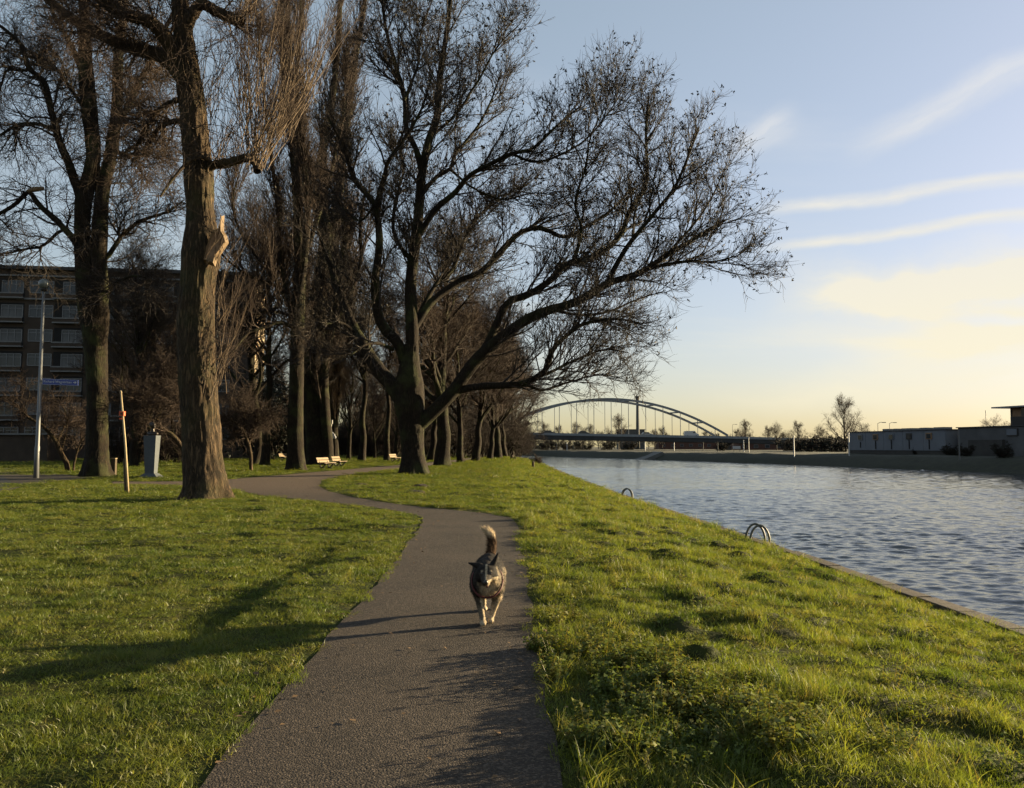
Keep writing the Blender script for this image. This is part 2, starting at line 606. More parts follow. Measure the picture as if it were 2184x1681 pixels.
def ground_material():
    m = bpy.data.materials.new('turf')
    m.use_nodes = True
    t = NT(m.node_tree)
    b = m.node_tree.nodes['Principled BSDF']
    pos = t.n('ShaderNodeNewGeometry').outputs['Position']
    n1 = t.noise(pos, 0.5, 5.0, 0.6)
    n2 = t.noise(pos, 9.0, 5.0, 0.65)
    col = t.mix(t.rng(n1, 0.35, 0.65), (0.024, 0.032, 0.005), (0.036, 0.038, 0.007))
    col = t.mix(t.m('MULTIPLY', t.rng(n2, 0.45, 0.75), 0.7), col, (0.026, 0.022, 0.012))
    m.node_tree.links.new(col, b.inputs['Base Color'])
    b.inputs['Roughness'].default_value = 0.95
    b.inputs['Specular IOR Level'].default_value = 0.1
    bn = t.n('ShaderNodeBump', {'Strength': 1.0, 'Distance': 0.06, 'Height': n2})
    m.node_tree.links.new(bn.outputs[0], b.inputs['Normal'])
    return m


def grid_faces(nx, ny):
    i = np.arange(nx - 1)
    j = np.arange(ny - 1)
    I, J = np.meshgrid(i, j, indexing='ij')
    a = (I * ny + J).ravel()
    return np.stack([a, a + ny, a + ny + 1, a + 1], axis=1)


ds = np.concatenate([np.arange(0, 15, 0.085), np.arange(15, 40, 0.5), np.geomspace(40, 1500, 40)])
ys = np.concatenate([np.arange(-8, 1.0, 0.5), np.arange(1.0, 17, 0.085), np.arange(17, 60, 0.35), np.geomspace(60, 800, 60)])
Dg, Yg = np.meshgrid(ds, ys, indexing='ij')
Xg = edge_x(Yg) - Dg
Zg = height(Xg, Yg)
V = np.stack([Xg.ravel(), Yg.ravel(), Zg.ravel()], axis=1)
Fg = grid_faces(len(ds), len(ys))[:, ::-1]
TURF = ground_material()
ground = link_mesh('ground', np_mesh('ground', V, Fg), TURF)
setp(ground, 'grassy park ground sloping down to the canal', kind='structure')


def path_material():
    m = bpy.data.materials.new('path_gravel')
    m.use_nodes = True
    t = NT(m.node_tree)
    b = m.node_tree.nodes['Principled BSDF']
    pos = t.n('ShaderNodeNewGeometry').outputs['Position']
    n1 = t.noise(pos, 0.8, 5.0, 0.6)
    vo = t.n('ShaderNodeTexVoronoi', {'Vector': pos, 'Scale': 85.0})
    n3 = t.noise(pos, 60.0, 3.0, 0.7)
    base = t.mix(t.rng(n1, 0.3, 0.7), (0.022, 0.0165, 0.0120), (0.044, 0.0325, 0.0235))
    sp = t.n('ShaderNodeSeparateColor', {0: vo.outputs['Color']}).outputs[0]
    col = t.mix(t.rng(sp, 0.55, 1.0, 0.0, 0.55), base, (0.13, 0.10, 0.075))
    col = t.mix(t.rng(sp, 0.35, 0.0, 0.0, 0.6), col, (0.018, 0.015, 0.013))
    sepx = t.n('ShaderNodeSeparateXYZ', {0: pos})
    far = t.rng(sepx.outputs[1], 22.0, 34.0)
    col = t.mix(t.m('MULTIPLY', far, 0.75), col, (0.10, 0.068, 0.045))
    m.node_tree.links.new(col, b.inputs['Base Color'])
    b.inputs['Roughness'].default_value = 0.85
    b.inputs['Specular IOR Level'].default_value = 0.25
    hgt = t.m('ADD', t.m('MULTIPLY', t.m('SUBTRACT', 1.0, vo.outputs['Distance']), 0.6), n3)
    bn = t.n('ShaderNodeBump', {'Strength': 1.0, 'Distance': 0.010, 'Height': hgt})
    m.node_tree.links.new(bn.outputs[0], b.inputs['Normal'])
    return m


def poly_sheet(name, pts, z, m):
    from mathutils.geometry import delaunay_2d_cdt
    n = len(pts)
    vs, es, fs, _, _, _ = delaunay_2d_cdt([Vector(p) for p in pts], [], [list(range(n))], 1, 1e-5)
    out = []
    for f in fs:
        a, b, c = (vs[i] for i in f[:3])
        out.append(list(f) if (b - a).cross(c - a) > 0 else list(reversed(f)))
    me = bpy.data.meshes.new(name)
    me.from_pydata([(v.x, v.y, z) for v in vs], [], out)
    me.update()
    return link_mesh(name, me, m)


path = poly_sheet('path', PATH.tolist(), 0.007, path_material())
setp(path, 'winding gravel footpath through the lawn', kind='structure')
soil = poly_sheet('bare_soil', [gp(*q) for q in ((-140, 1000), (-30, 999), (60, 1002), (130, 1012), (185, 1022), (110, 1031), (55, 1038), (20, 1050), (-60, 1062), (-160, 1060))], 0.050, MATS['soil'])
setp(soil, 'patch of bare brown soil beside the lamp post', kind='structure')
mat('asphalt_dark', (0.0225, 0.0215, 0.0210), 0.85, 0.2, 5.0, 0.006, 60)
spur = poly_sheet('side_path', [gp(*q) for q in ((-170, 1012), (-40, 1014), (8, 1019), (24, 1030), (18, 1042), (-5, 1053), (-90, 1072), (-170, 1080))], 0.058, MATS['asphalt_dark'])
setp(spur, 'end of a dark asphalt side path', kind='structure')

# ------------------------------------------------------------------ water


def water_material():
    m = bpy.data.materials.new('canal_water')
    m.use_nodes = True
    t = NT(m.node_tree)
    b = m.node_tree.nodes['Principled BSDF']
    pos = t.n('ShaderNodeNewGeometry').outputs['Position']
    mp = t.n('ShaderNodeMapping', {'Vector': pos, 'Rotation': (0, 0, R(18)), 'Scale': (0.75, 1.25, 1.0)}).outputs[0]
    n1 = t.noise(mp, 0.55, 3.0, 0.5)
    n2 = t.noise(mp, 1.7, 4.0, 0.6)
    n3 = t.noise(mp, 5.0, 3.0, 0.6)
    h = t.m('ADD', t.m('ADD', t.m('MULTIPLY', n1, 0.45), t.m('MULTIPLY', n2, 0.30)), t.m('MULTIPLY', n3, 0.07))
    b.inputs['Base Color'].default_value = (0.020, 0.026, 0.026, 1)
    b.inputs['Roughness'].default_value = 0.09
    b.inputs['IOR'].default_value = 1.333
    bn = t.n('ShaderNodeBump', {'Strength': 1.0, 'Distance': 0.12, 'Height': h})
    m.node_tree.links.new(bn.outputs[0], b.inputs['Normal'])
    return m




def waves(x, y):
    """wind chop: many short crested wave trains running along the canal"""
    rw = np.random.default_rng(99)
    z = np.zeros_like(x)
    gust = 0.55 + 0.9 * vnoise(x * 0.07 + 5, y * 0.035, 71)
    for k in range(38):
        lam = 0.20 * (6.0 ** rw.random())
        th = R(100) + rw.normal(0, 0.55)
        ph = rw.random() * 6.28
        amp = 0.0041 * lam ** 0.80
        wob = 1.2 * (vnoise(x * 0.35 + k * 7, y * 0.35, 200 + k) - .5) * 6.28
        s_ = np.sin((x * math.cos(th) + y * math.sin(th)) * 6.283 / lam + ph + wob)
        z += amp * (np.exp(0.9 * s_) - 1.21)
    return z * gust


def water_part(ya, yb, dy, xb, dx):
    yy = np.arange(ya, yb + dy * .5, dy)
    nx = int((xb - 4) / dx)
    tt = np.linspace(0, 1, nx)
    Yw, Tw = np.meshgrid(yy, tt, indexing='ij')
    x0 = edge_x(Yw) - 0.5
    Xw = x0 + (xb - x0) * Tw
    Zw = WATER_Z + waves(Xw, Yw)
    return np.stack([Xw.ravel(), Yw.ravel(), Zw.ravel()], 1), grid_faces(len(yy), nx)[:, ::-1]


wv, wf, off = [], [], 0
for args in ((6, 30, .06, 34, .075), (30, 60, .12, 72, .15), (60, 120, .35, 72, .36), (120, 220, .8, 66, .6), (-30, 6, .6, 90, .8), (220, 420, 2.5, 60, 1.0)):
    v_, f_ = water_part(*args)
    wv.append(v_); wf.append(f_ + off); off += len(v_)
v_ = np.array([(33.9, 5.9, WATER_Z - .02), (80, 5.9, WATER_Z - .02), (80, 30.2, WATER_Z - .02), (33.9, 30.2, WATER_Z - .02), (-500, 419, WATER_Z - .02), (60, 419, WATER_Z - .02), (60, 900, WATER_Z - .02), (-700, 900, WATER_Z - .02)])
wv.append(v_); wf.append(np.array([[0, 1, 2, 3], [4, 5, 6, 7]]) + off)
wv, wf = np.concatenate(wv), np.concatenate(wf)
water = link_mesh('water', np_mesh('water', wv, wf), water_material())
setp(water, 'choppy blue-grey canal water', kind='structure')

# ------------------------------------------------------------------ far bank
FB_Y = np.array([-40, 30, 93, 144, 210, 285, 340, 400, 900])
FB_X = np.array([78, 69, 59, 48.5, 31, 6, -40, -110, -700])


def fbx(y):
    return np.interp(y, FB_Y, FB_X)


fy = np.concatenate([np.arange(-40, 320, 4.0), np.geomspace(320, 3000, 30)])
fo = np.array([-1.0, 0.0, 1.2, 2.6, 4.0, 5.0, 9.0, 15, 60, 300, 1500, 4000])
fz = np.array([-1.9, -1.45, -0.9, -0.35, 0.10, 0.20, 0.22, 0.25, 0.25, 0.25, 0.25, 0.25])
FO, FY = np.meshgrid(fo, fy, indexing='ij')
base = fbx(FY)
FX = base + FO + (vnoise(FY * 0.3, FO * 0.5, 4) - 0.5) * 0.6
FZ = np.repeat(fz[:, None], len(fy), 1) + (vnoise(FY * 0.5, FO, 6) - 0.5) * 0.3
mat('bank_grass', (0.0207, 0.0218, 0.0110), 0.95, 0.35, 1.2, 0.05, 4)
fbank = link_mesh('far_bank', np_mesh('far_bank', np.stack([FX.ravel(), FY.ravel(), FZ.ravel()], 1), grid_faces(len(fo), len(fy))), MATS['bank_grass'])
setp(fbank, 'far grassy canal bank', kind='structure')
hsheet = poly_sheet('terrain', [(-4000, 420), (4000, 420), (4000, 5000), (-4000, 5000)], -0.2, MATS['bank_grass'])
setp(hsheet, 'flat land out to the horizon', kind='structure')

# ------------------------------------------------------------------ trees


def tubes(P_, R_, n, acc):
    """tube geometry for N polylines of the same length; appended to acc"""
    N, S, _ = P_.shape
    T = np.empty_like(P_)
    T[:, 1:-1] = P_[:, 2:] - P_[:, :-2]
    T[:, 0] = P_[:, 1] - P_[:, 0]
    T[:, -1] = P_[:, -1] - P_[:, -2]
    T /= (np.linalg.norm(T, axis=2, keepdims=True) + 1e-9)
    mean = np.abs(P_[:, -1] - P_[:, 0])
    ref = np.zeros((N, 3))
    ref[np.arange(N), np.argmin(mean, axis=1)] = 1
    U = np.cross(T, ref[:, None, :])
    U /= (np.linalg.norm(U, axis=2, keepdims=True) + 1e-9)
    Wv = np.cross(T, U)
    a = 2 * np.pi * np.arange(n) / n
    ring = U[:, :, None, :] * np.cos(a)[None, None, :, None] + Wv[:, :, None, :] * np.sin(a)[None, None, :, None]
    Vv = P_[:, :, None, :] + ring * R_[:, :, None, None]
    b = acc['n']
    i = np.arange(N)[:, None, None]
    s = np.arange(S - 1)[None, :, None]
    k = np.arange(n)[None, None, :]
    k2 = (k + 1) % n
    o = b + i * S * n
    q = np.stack([o + s * n + k, o + s * n + k2, o + (s + 1) * n + k2, o + (s + 1) * n + k], axis=-1).reshape(-1, 4)
    acc['v'].append(Vv.reshape(-1, 3))
    acc['f'].append(q)
    acc['n'] += N * S * n


def new_acc():
    return {'v': [], 'f': [], 'n': 0}


def acc_mesh(name, acc, origin, m, parent):
    V_ = np.concatenate(acc['v']) - np.array(origin)[None, :]
    return link_mesh(name, np_mesh(name, V_, np.concatenate(acc['f'])), m, parent)


def crspline(pts, n):
    """Catmull-Rom resampling of a list of coordinate tuples"""
    p = np.array([tuple(q) for q in pts], float)
    if len(p) == 2:
        t = np.linspace(0, 1, n)[:, None]
        return p[0] * (1 - t) + p[1] * t
    e = np.vstack([2 * p[0] - p[1], p, 2 * p[-1] - p[-2]])
    seg = np.linalg.norm(np.diff(p[:, :3], axis=0), axis=1)
    cum = np.concatenate([[0], np.cumsum(seg)])
    tt = np.linspace(0, cum[-1], n)
    out = []
    for t in tt:
        i = min(int(np.searchsorted(cum, t, side='right')) - 1, len(p) - 2)
        f = (t - cum[i]) / (seg[i] + 1e-9)
        p0, p1, p2, p3 = e[i], e[i + 1], e[i + 2], e[i + 3]
        out.append(0.5 * ((2 * p1) + (-p0 + p2) * f + (2 * p0 - 5 * p1 + 4 * p2 - p3) * f * f + (-p0 + 3 * p1 - 3 * p2 + p3) * f ** 3))
    return np.array(out)


def grow(P0, D0, L, S, wob, trop, rng, drop=0.0):
    """N branches of S segments; wob = wander, trop = pull upwards, drop = sag at the end"""
    N = len(P0)
    pts = [P0]
    d = D0 / (np.linalg.norm(D0, axis=1, keepdims=True) + 1e-9)
    step = (L / S)[:, None]
    up = np.array([0, 0, 1.0])
    for s in range(S):
        d = d + rng.normal(0, wob, (N, 3)) + up[None, :] * (trop - drop * (s / S))
        d = d / np.linalg.norm(d, axis=1, keepdims=True)
        pts.append(pts[-1] + d * step)
    return np.stack(pts, axis=1)


def children(P_, Rr, count, t0, ang, rng, t1=1.0, angsd=0.18):
    """pick `count` points over the polylines (weighted by length); returns start, dir, radius, t"""
    N, S, _ = P_.shape
    ln = np.linalg.norm(np.diff(P_, axis=1), axis=2).sum(1)
    idx = rng.choice(N, size=count, p=ln / ln.sum())
    t = t0 + (t1 - t0) * rng.random(count)
    f = t * (S - 1)
    i = np.minimum(f.astype(int), S - 2)
    w = (f - i)[:, None]
    a = P_[idx, i]
    b = P_[idx, i + 1]
    pos = a * (1 - w) + b * w
    tan = (b - a)
    tan /= (np.linalg.norm(tan, axis=1, keepdims=True) + 1e-9)
    rad = Rr[idx, i] * (1 - w[:, 0]) + Rr[idx, i + 1] * w[:, 0]
    r = rng.normal(0, 1, (count, 3))
    r -= (r * tan).sum(1, keepdims=True) * tan
    r /= (np.linalg.norm(r, axis=1, keepdims=True) + 1e-9)
    an = (ang + rng.normal(0, angsd, count))[:, None]
    d = tan * np.cos(an) + r * np.sin(an)
    return pos, d, rad, t, ln[idx]


def lin(r0, r1, S):
    return r0[:, None] * (1 - np.linspace(0, 1, S + 1))[None, :] + r1[:, None] * np.linspace(0, 1, S + 1)[None, :]


def crown_from(limbs, rng, n1, n2, n3, l1, l2, l3, a1=0.75, trop1=0.06, trop2=0.05, trop3=0.03, rr=(0.05, 0.02, 0.011), t0=0.3, wob=0.16, drop3=0.0, up=0.0, minsides=3, acc=None):
    """side branches, branchlets and twigs over resampled limbs (K,S,3),(K,S)"""
    LP, LR = limbs
    acc = acc or new_acc()
    p, d, r, t, ln = children(LP, LR, n1, t0, a1, rng)
    d[:, 2] += up
    L1 = l1 * (0.55 + 0.7 * rng.random(n1)) * (1.12 - 0.5 * t)
    B1 = grow(p, d, L1, 8, wob, trop1, rng)
    r0 = np.minimum(r * 0.6, rr[0] * (0.6 + 0.8 * rng.random(n1)))
    R1 = lin(r0, np.full(n1, rr[1] * 0.5), 8)
    tubes(B1, R1, 5, acc)
    allP, allR = B1, R1
    p, d, r, t, ln = children(B1, R1, n2, 0.12, a1 * 0.95, rng)
    d[:, 2] += up * 0.6
    L2 = l2 * (0.5 + 0.8 * rng.random(n2)) * (1.15 - 0.5 * t)
    B2 = grow(p, d, L2, 5, wob * 1.1, trop2, rng)
    R2 = lin(np.minimum(r * 0.7, rr[1]), np.full(n2, rr[2] * 0.7), 5)
    tubes(B2, R2, 4, acc)
    p, d, r, t, ln = children(B2, R2, n3, 0.10, 0.72, rng, angsd=0.25)
    d[:, 2] += up * 0.4
    L3 = l3 * (0.45 + 0.9 * rng.random(n3))
    B3 = grow(p, d, L3, 3, wob * 1.2, trop3, rng, drop3)
    R3 = lin(np.full(n3, rr[2]), np.full(n3, rr[2] * 0.35), 3)
    tubes(B3, R3, minsides, acc)
    return acc, B1, B2, B3


def limb_px(pts, Y0, dy0, dy1, r0, r1, n=26, jit=0.0, seed=0, taper=0.8):
    """a limb traced along the photographed outline at the tree's real distance, with its own run in depth"""
    m = len(pts)
    q = []
    for i, (u, v) in enumerate(pts):
        t = i / max(1, m - 1)
        q.append(P(u, v, Y0 + dy0 + (dy1 - dy0) * t))
    c = crspline(q, n)
    rng = np.random.default_rng(seed + 17)
    t = np.linspace(0, 1, n)
    if jit > 0:
        w = np.sin(np.pi * np.minimum(t * 1.0, 1))[:, None]
        c = c + np.cumsum(rng.normal(0, jit, (n, 3)), axis=0) * w * 0.5
    rad = r1 + (r0 - r1) * (1 - t) ** taper
    return c, rad


def rough_trunk(name, pts, m, parent, n=48, rings=160, ridge=0.03, seed=0, flare=0.35, flare_h=0.8, lobes=6):
    """trunk with furrowed bark as real relief; pts = [(Vector, radius)]"""
    arr = crspline([(p.x, p.y, p.z, r) for p, r in pts], rings)
    c, rad = arr[:, :3], arr[:, 3]
    z0 = c[0, 2]
    ang = 2 * np.pi * np.arange(n) / n
    A, Zi = np.meshgrid(ang, np.arange(rings), indexing='xy')
    hh = (c[:, 2] - z0)[:, None] + 0 * A
    rr = rad[:, None] + 0 * A
    fl = np.exp(-hh / flare_h)
    lob = 0.5 + 0.5 * np.cos(lobes * A + seed + 1.3 * np.sin(2 * A + seed))
    rr = rr * (1 + flare * fl * (0.35 + 0.8 * lob))
    k = max(4, int(round(2 * math.pi * rad.mean() / 0.085)))

    def per(sx, sy, sd):   # noise that closes around the trunk
        x = (A / (2 * np.pi)) * sx
        w = (A / (2 * np.pi))
        yv = hh * sy
        n0 = vnoise(x, yv, sd)
        n1_ = vnoise(x - sx, yv, sd)
        return n0 * (1 - w) + n1_ * w
    rd = np.abs(per(k, 1.5, seed + 1) - 0.5) * 2
    rd2 = np.abs(per(k * 2.1, 3.6, seed + 2) - 0.5) * 2
    low = per(5, 0.8, seed + 3) - 0.5
    rr = rr + ridge * (sstep(0.0, 0.55, rd) - 0.6) + ridge * 0.5 * (sstep(0.0, 0.6, rd2) - 0.6) + rr * 0.10 * low
    T = np.gradient(c, axis=0)
    T /= np.linalg.norm(T, axis=1, keepdims=True)
    Ux = np.cross(T, np.array([0, 1.0, 0]))
    Ux /= np.linalg.norm(Ux, axis=1, keepdims=True)
    Uy = np.cross(T, Ux)
    Vv = c[:, None, :] + (Ux[:, None, :] * np.cos(A)[..., None] + Uy[:, None, :] * np.sin(A)[..., None]) * rr[..., None]
    o = np.array(parent_origin(parent))
    i = np.arange(rings - 1)[:, None]
    kk = np.arange(n)[None, :]
    k2 = (kk + 1) % n
    q = np.stack([i * n + kk, i * n + k2, (i + 1) * n + k2, (i + 1) * n + kk], axis=-1).reshape(-1, 4)
    return link_mesh(name, np_mesh(name, Vv.reshape(-1, 3) - o[None], q), m, parent)


def limb_mesh(c, rad, m, parent, n=12, name='limb', knob=0.06, seed=0):
    rng = np.random.default_rng(seed)
    rad = rad * (1 + knob * rng.normal(0, 1, len(rad)))
    acc = new_acc()
    tubes(c[None], rad[None], n, acc)
    return acc_mesh(name, acc, parent_origin(parent), m, parent)


def stack_limbs(ls):
    return np.stack([c for c, r in ls]), np.stack([r for c, r in ls])


# ---- the big spreading tree in the middle -------------------------------------------------
def big_tree():
    Y0 = 45.9
    base = P(882, 1012, Y0); base.z = hz(base.x, base.y) - 0.05
    t = thing('spreading_tree', 'huge bare tree with several thick leaning limbs and dark seed clusters, beside the water', 'tree', base)
    bk = MATS['bark_dark']
    tr = [(Vector((base.x, Y0, base.z - 0.15)), 0.86), (P(882, 1003, Y0), 0.76), (P(881, 975, Y0), 0.66), (P(880, 940, Y0), 0.64), (P(878, 900, Y0), 0.72), (P(874, 860, Y0), 0.84), (P(873, 815, Y0), 0.78), (P(875, 770, Y0), 0.52), (P(878, 735, Y0), 0.40)]
    rough_trunk('trunk', tr, bk, t, 48, 90, 0.03, 3, 0.5, 0.55, 6)
    Ls = [
        ([(862, 862), (835, 820), (805, 785), (775, 735), (752, 692), (738, 655), (716, 600), (700, 545), (672, 480)], -0.2, 2.5, 0.50, 0.07),
        ([(868, 790), (850, 735), (812, 690), (799, 610), (808, 520), (798, 440), (772, 405), (751, 376), (735, 320), (700, 250)], 0.2, -2.5, 0.36, 0.05),
        ([(800, 445), (818, 380), (830, 340), (873, 282), (900, 230), (925, 150)], -1.9, -4.0, 0.15, 0.03),
        ([(878, 770), (879, 700), (876, 610), (884, 530), (892, 470), (903, 360), (920, 290), (934, 249), (939, 166), (955, 60), (967, -60)], 0, 1.0, 0.42, 0.07),
        ([(902, 375), (888, 320), (867, 276), (862, 210), (842, 138), (822, 60), (808, -60)], 0.5, -1.2, 0.20, 0.05),
        ([(903, 410), (930, 378), (961, 359), (972, 326), (1000, 295), (1040, 235), (1070, 150)], 0.3, 2.0, 0.14, 0.03),
        ([(895, 500), (930, 445), (972, 409), (1005, 372), (1038, 354), (1090, 328), (1138, 315), (1185, 270), (1240, 225)], 0.3, -2.0, 0.20, 0.04),
        ([(880, 560), (850, 520), (838, 480), (845, 420), (862, 360), (850, 300)], 0.1, 3.2, 0.15, 0.04),
        ([(884, 700), (915, 650), (945, 624), (985, 598), (1027, 580), (1070, 535), (1110, 497), (1154, 489), (1204, 508), (1248, 486), (1300, 452), (1350, 400)], 0.2, 3.0, 0.26, 0.05),
        ([(890, 690), (905, 650), (935, 600), (965, 575), (985, 520), (1010, 470), (1060, 430)], 0.2, 4.5, 0.18, 0.03),
        ([(895, 905), (935, 868), (972, 829), (1003, 785), (1038, 746), (1080, 712), (1127, 679), (1172, 660), (1221, 646), (1260, 625), (1298, 602), (1330, 592), (1370, 578), (1420, 545), (1475, 512), (1545, 470)], 0, -1.2, 0.44, 0.06),
        ([(1010, 778), (1040, 735), (1060, 690), (1083, 646), (1130, 628), (1177, 597), (1200, 570), (1226, 558), (1275, 545), (1320, 508), (1335, 480), (1342, 453), (1365, 420), (1381, 387), (1380, 330), (1378, 276), (1384, 205)], -0.2, 1.8, 0.27, 0.05),
        ([(1295, 603), (1318, 560), (1350, 510), (1400, 450), (1440, 400), (1470, 330), (1490, 270)], -0.6, -2.8, 0.17, 0.04),
        ([(1345, 588), (1400, 570), (1460, 560), (1520, 560), (1575, 545)], -0.8, -2.0, 0.13, 0.03),
        ([(965, 838), (1000, 828), (1038, 824), (1080, 822), (1116, 818), (1145, 805), (1166, 790), (1176, 765), (1184, 742), (1215, 712), (1248, 690), (1310, 680), (1370, 690)], 0, -2.4, 0.24, 0.04),
        ([(1140, 808), (1180, 790), (1230, 765), (1290, 745), (1340, 752)], -1.2, 1.5, 0.10, 0.03),
        ([(760, 712), (730, 690), (700, 690), (670, 705)], 1.0, -1.5, 0.11, 0.03),
        ([(838, 745), (810, 735), (778, 738), (745, 760)], -0.2, -3.2, 0.13, 0.03),
        ([(1090, 328), (1140, 345), (1195, 332), (1250, 300), (1300, 240), (1330, 190)], -1.2, 1.5, 0.09, 0.025),
        ([(1226, 558), (1240, 490), (1228, 430), (1250, 360), (1262, 290), (1290, 230)], 0.6, -1.8, 0.10, 0.025),
        ([(961, 362), (1010, 402), (1070, 425), (1140, 412), (1200, 420)], 0.8, 3.0, 0.08, 0.025),
        ([(1172, 660), (1235, 672), (1300, 665), (1360, 640), (1420, 620)], -0.2, 2.0, 0.10, 0.025),
        ([(1420, 545), (1480, 480), (1520, 420), (1545, 360)], -1.0, 1.0, 0.09, 0.025),
        ([(922, 290), (975, 240), (1020, 170), (1060, 100), (1110, 50)], 0.6, -1.5, 0.10, 0.025),
        ([(862, 215), (890, 140), (900, 60), (930, -20)], -0.8, 1.6, 0.09, 0.03),
        ([(798, 440), (770, 470), (742, 455), (712, 420)], -2.3, 0.5, 0.08, 0.025),
        ([(1116, 818), (1160, 832), (1210, 815), (1270, 800), (1320, 805)], -1.0, 1.5, 0.09, 0.025),
    ]
    limbs = []
    for i, (pts, a, b, r0, r1) in enumerate(Ls):
        c, rad = limb_px(pts, Y0, a, b, r0 * 0.93, r1, 30, 0.02, i, 0.85)
        limbs.append((c, rad))
        limb_mesh(c, rad, bk, t, 14 if r0 > .2 else 9, 'limb', 0.03, i)
    LP, LR = stack_limbs(limbs)
    rng = np.random.default_rng(41)
    acc, B1, B2, B3 = crown_from((LP, LR), rng, 640, 6400, 36000, 3.9, 1.8, 0.80, 0.66, 0.05, 0.07, 0.10, (0.055, 0.020, 0.0112), 0.22, 0.125, 0.0, 0.07)
    acc_mesh('crown', acc, base, MATS['twig_dark'], t)
    # dark clusters of dry seed keys that still hang at the twig ends
    nsel = 6200
    ends = B3[rng.choice(len(B3), nsel)][:, -1]
    # fewer in the lower right, more in the upper crown
    keep = rng.random(nsel) < np.clip(0.25 + (ends[:, 2] - 7.5) / 7.0, 0.06, 0.9)
    ends = ends[keep]
    k = 4
    c = np.repeat(ends, k, 0) + rng.normal(0, 0.055, (len(ends) * k, 3)) - np.array([0, 0, 0.05])
    a = rng.normal(0, 1, (len(c), 3)); a /= np.linalg.norm(a, axis=1, keepdims=True)
    b = np.cross(a, rng.normal(0, 1, (len(c), 3))); b /= np.linalg.norm(b, axis=1, keepdims=True)
    s1 = (0.05 + 0.065 * rng.random(len(c)))[:, None]
    q = np.stack([c - a * s1, c + b * s1 * .45, c + a * s1, c - b * s1 * .45], 1).reshape(-1, 3)
    fq = np.arange(len(q)).reshape(-1, 4)
    o = link_mesh('seed_cluster', np_mesh('seed_cluster', q - np.array(base)[None], fq, False), MATS['seed'], t)
    o['kind'] = 'stuff'
    return t


big_tree()


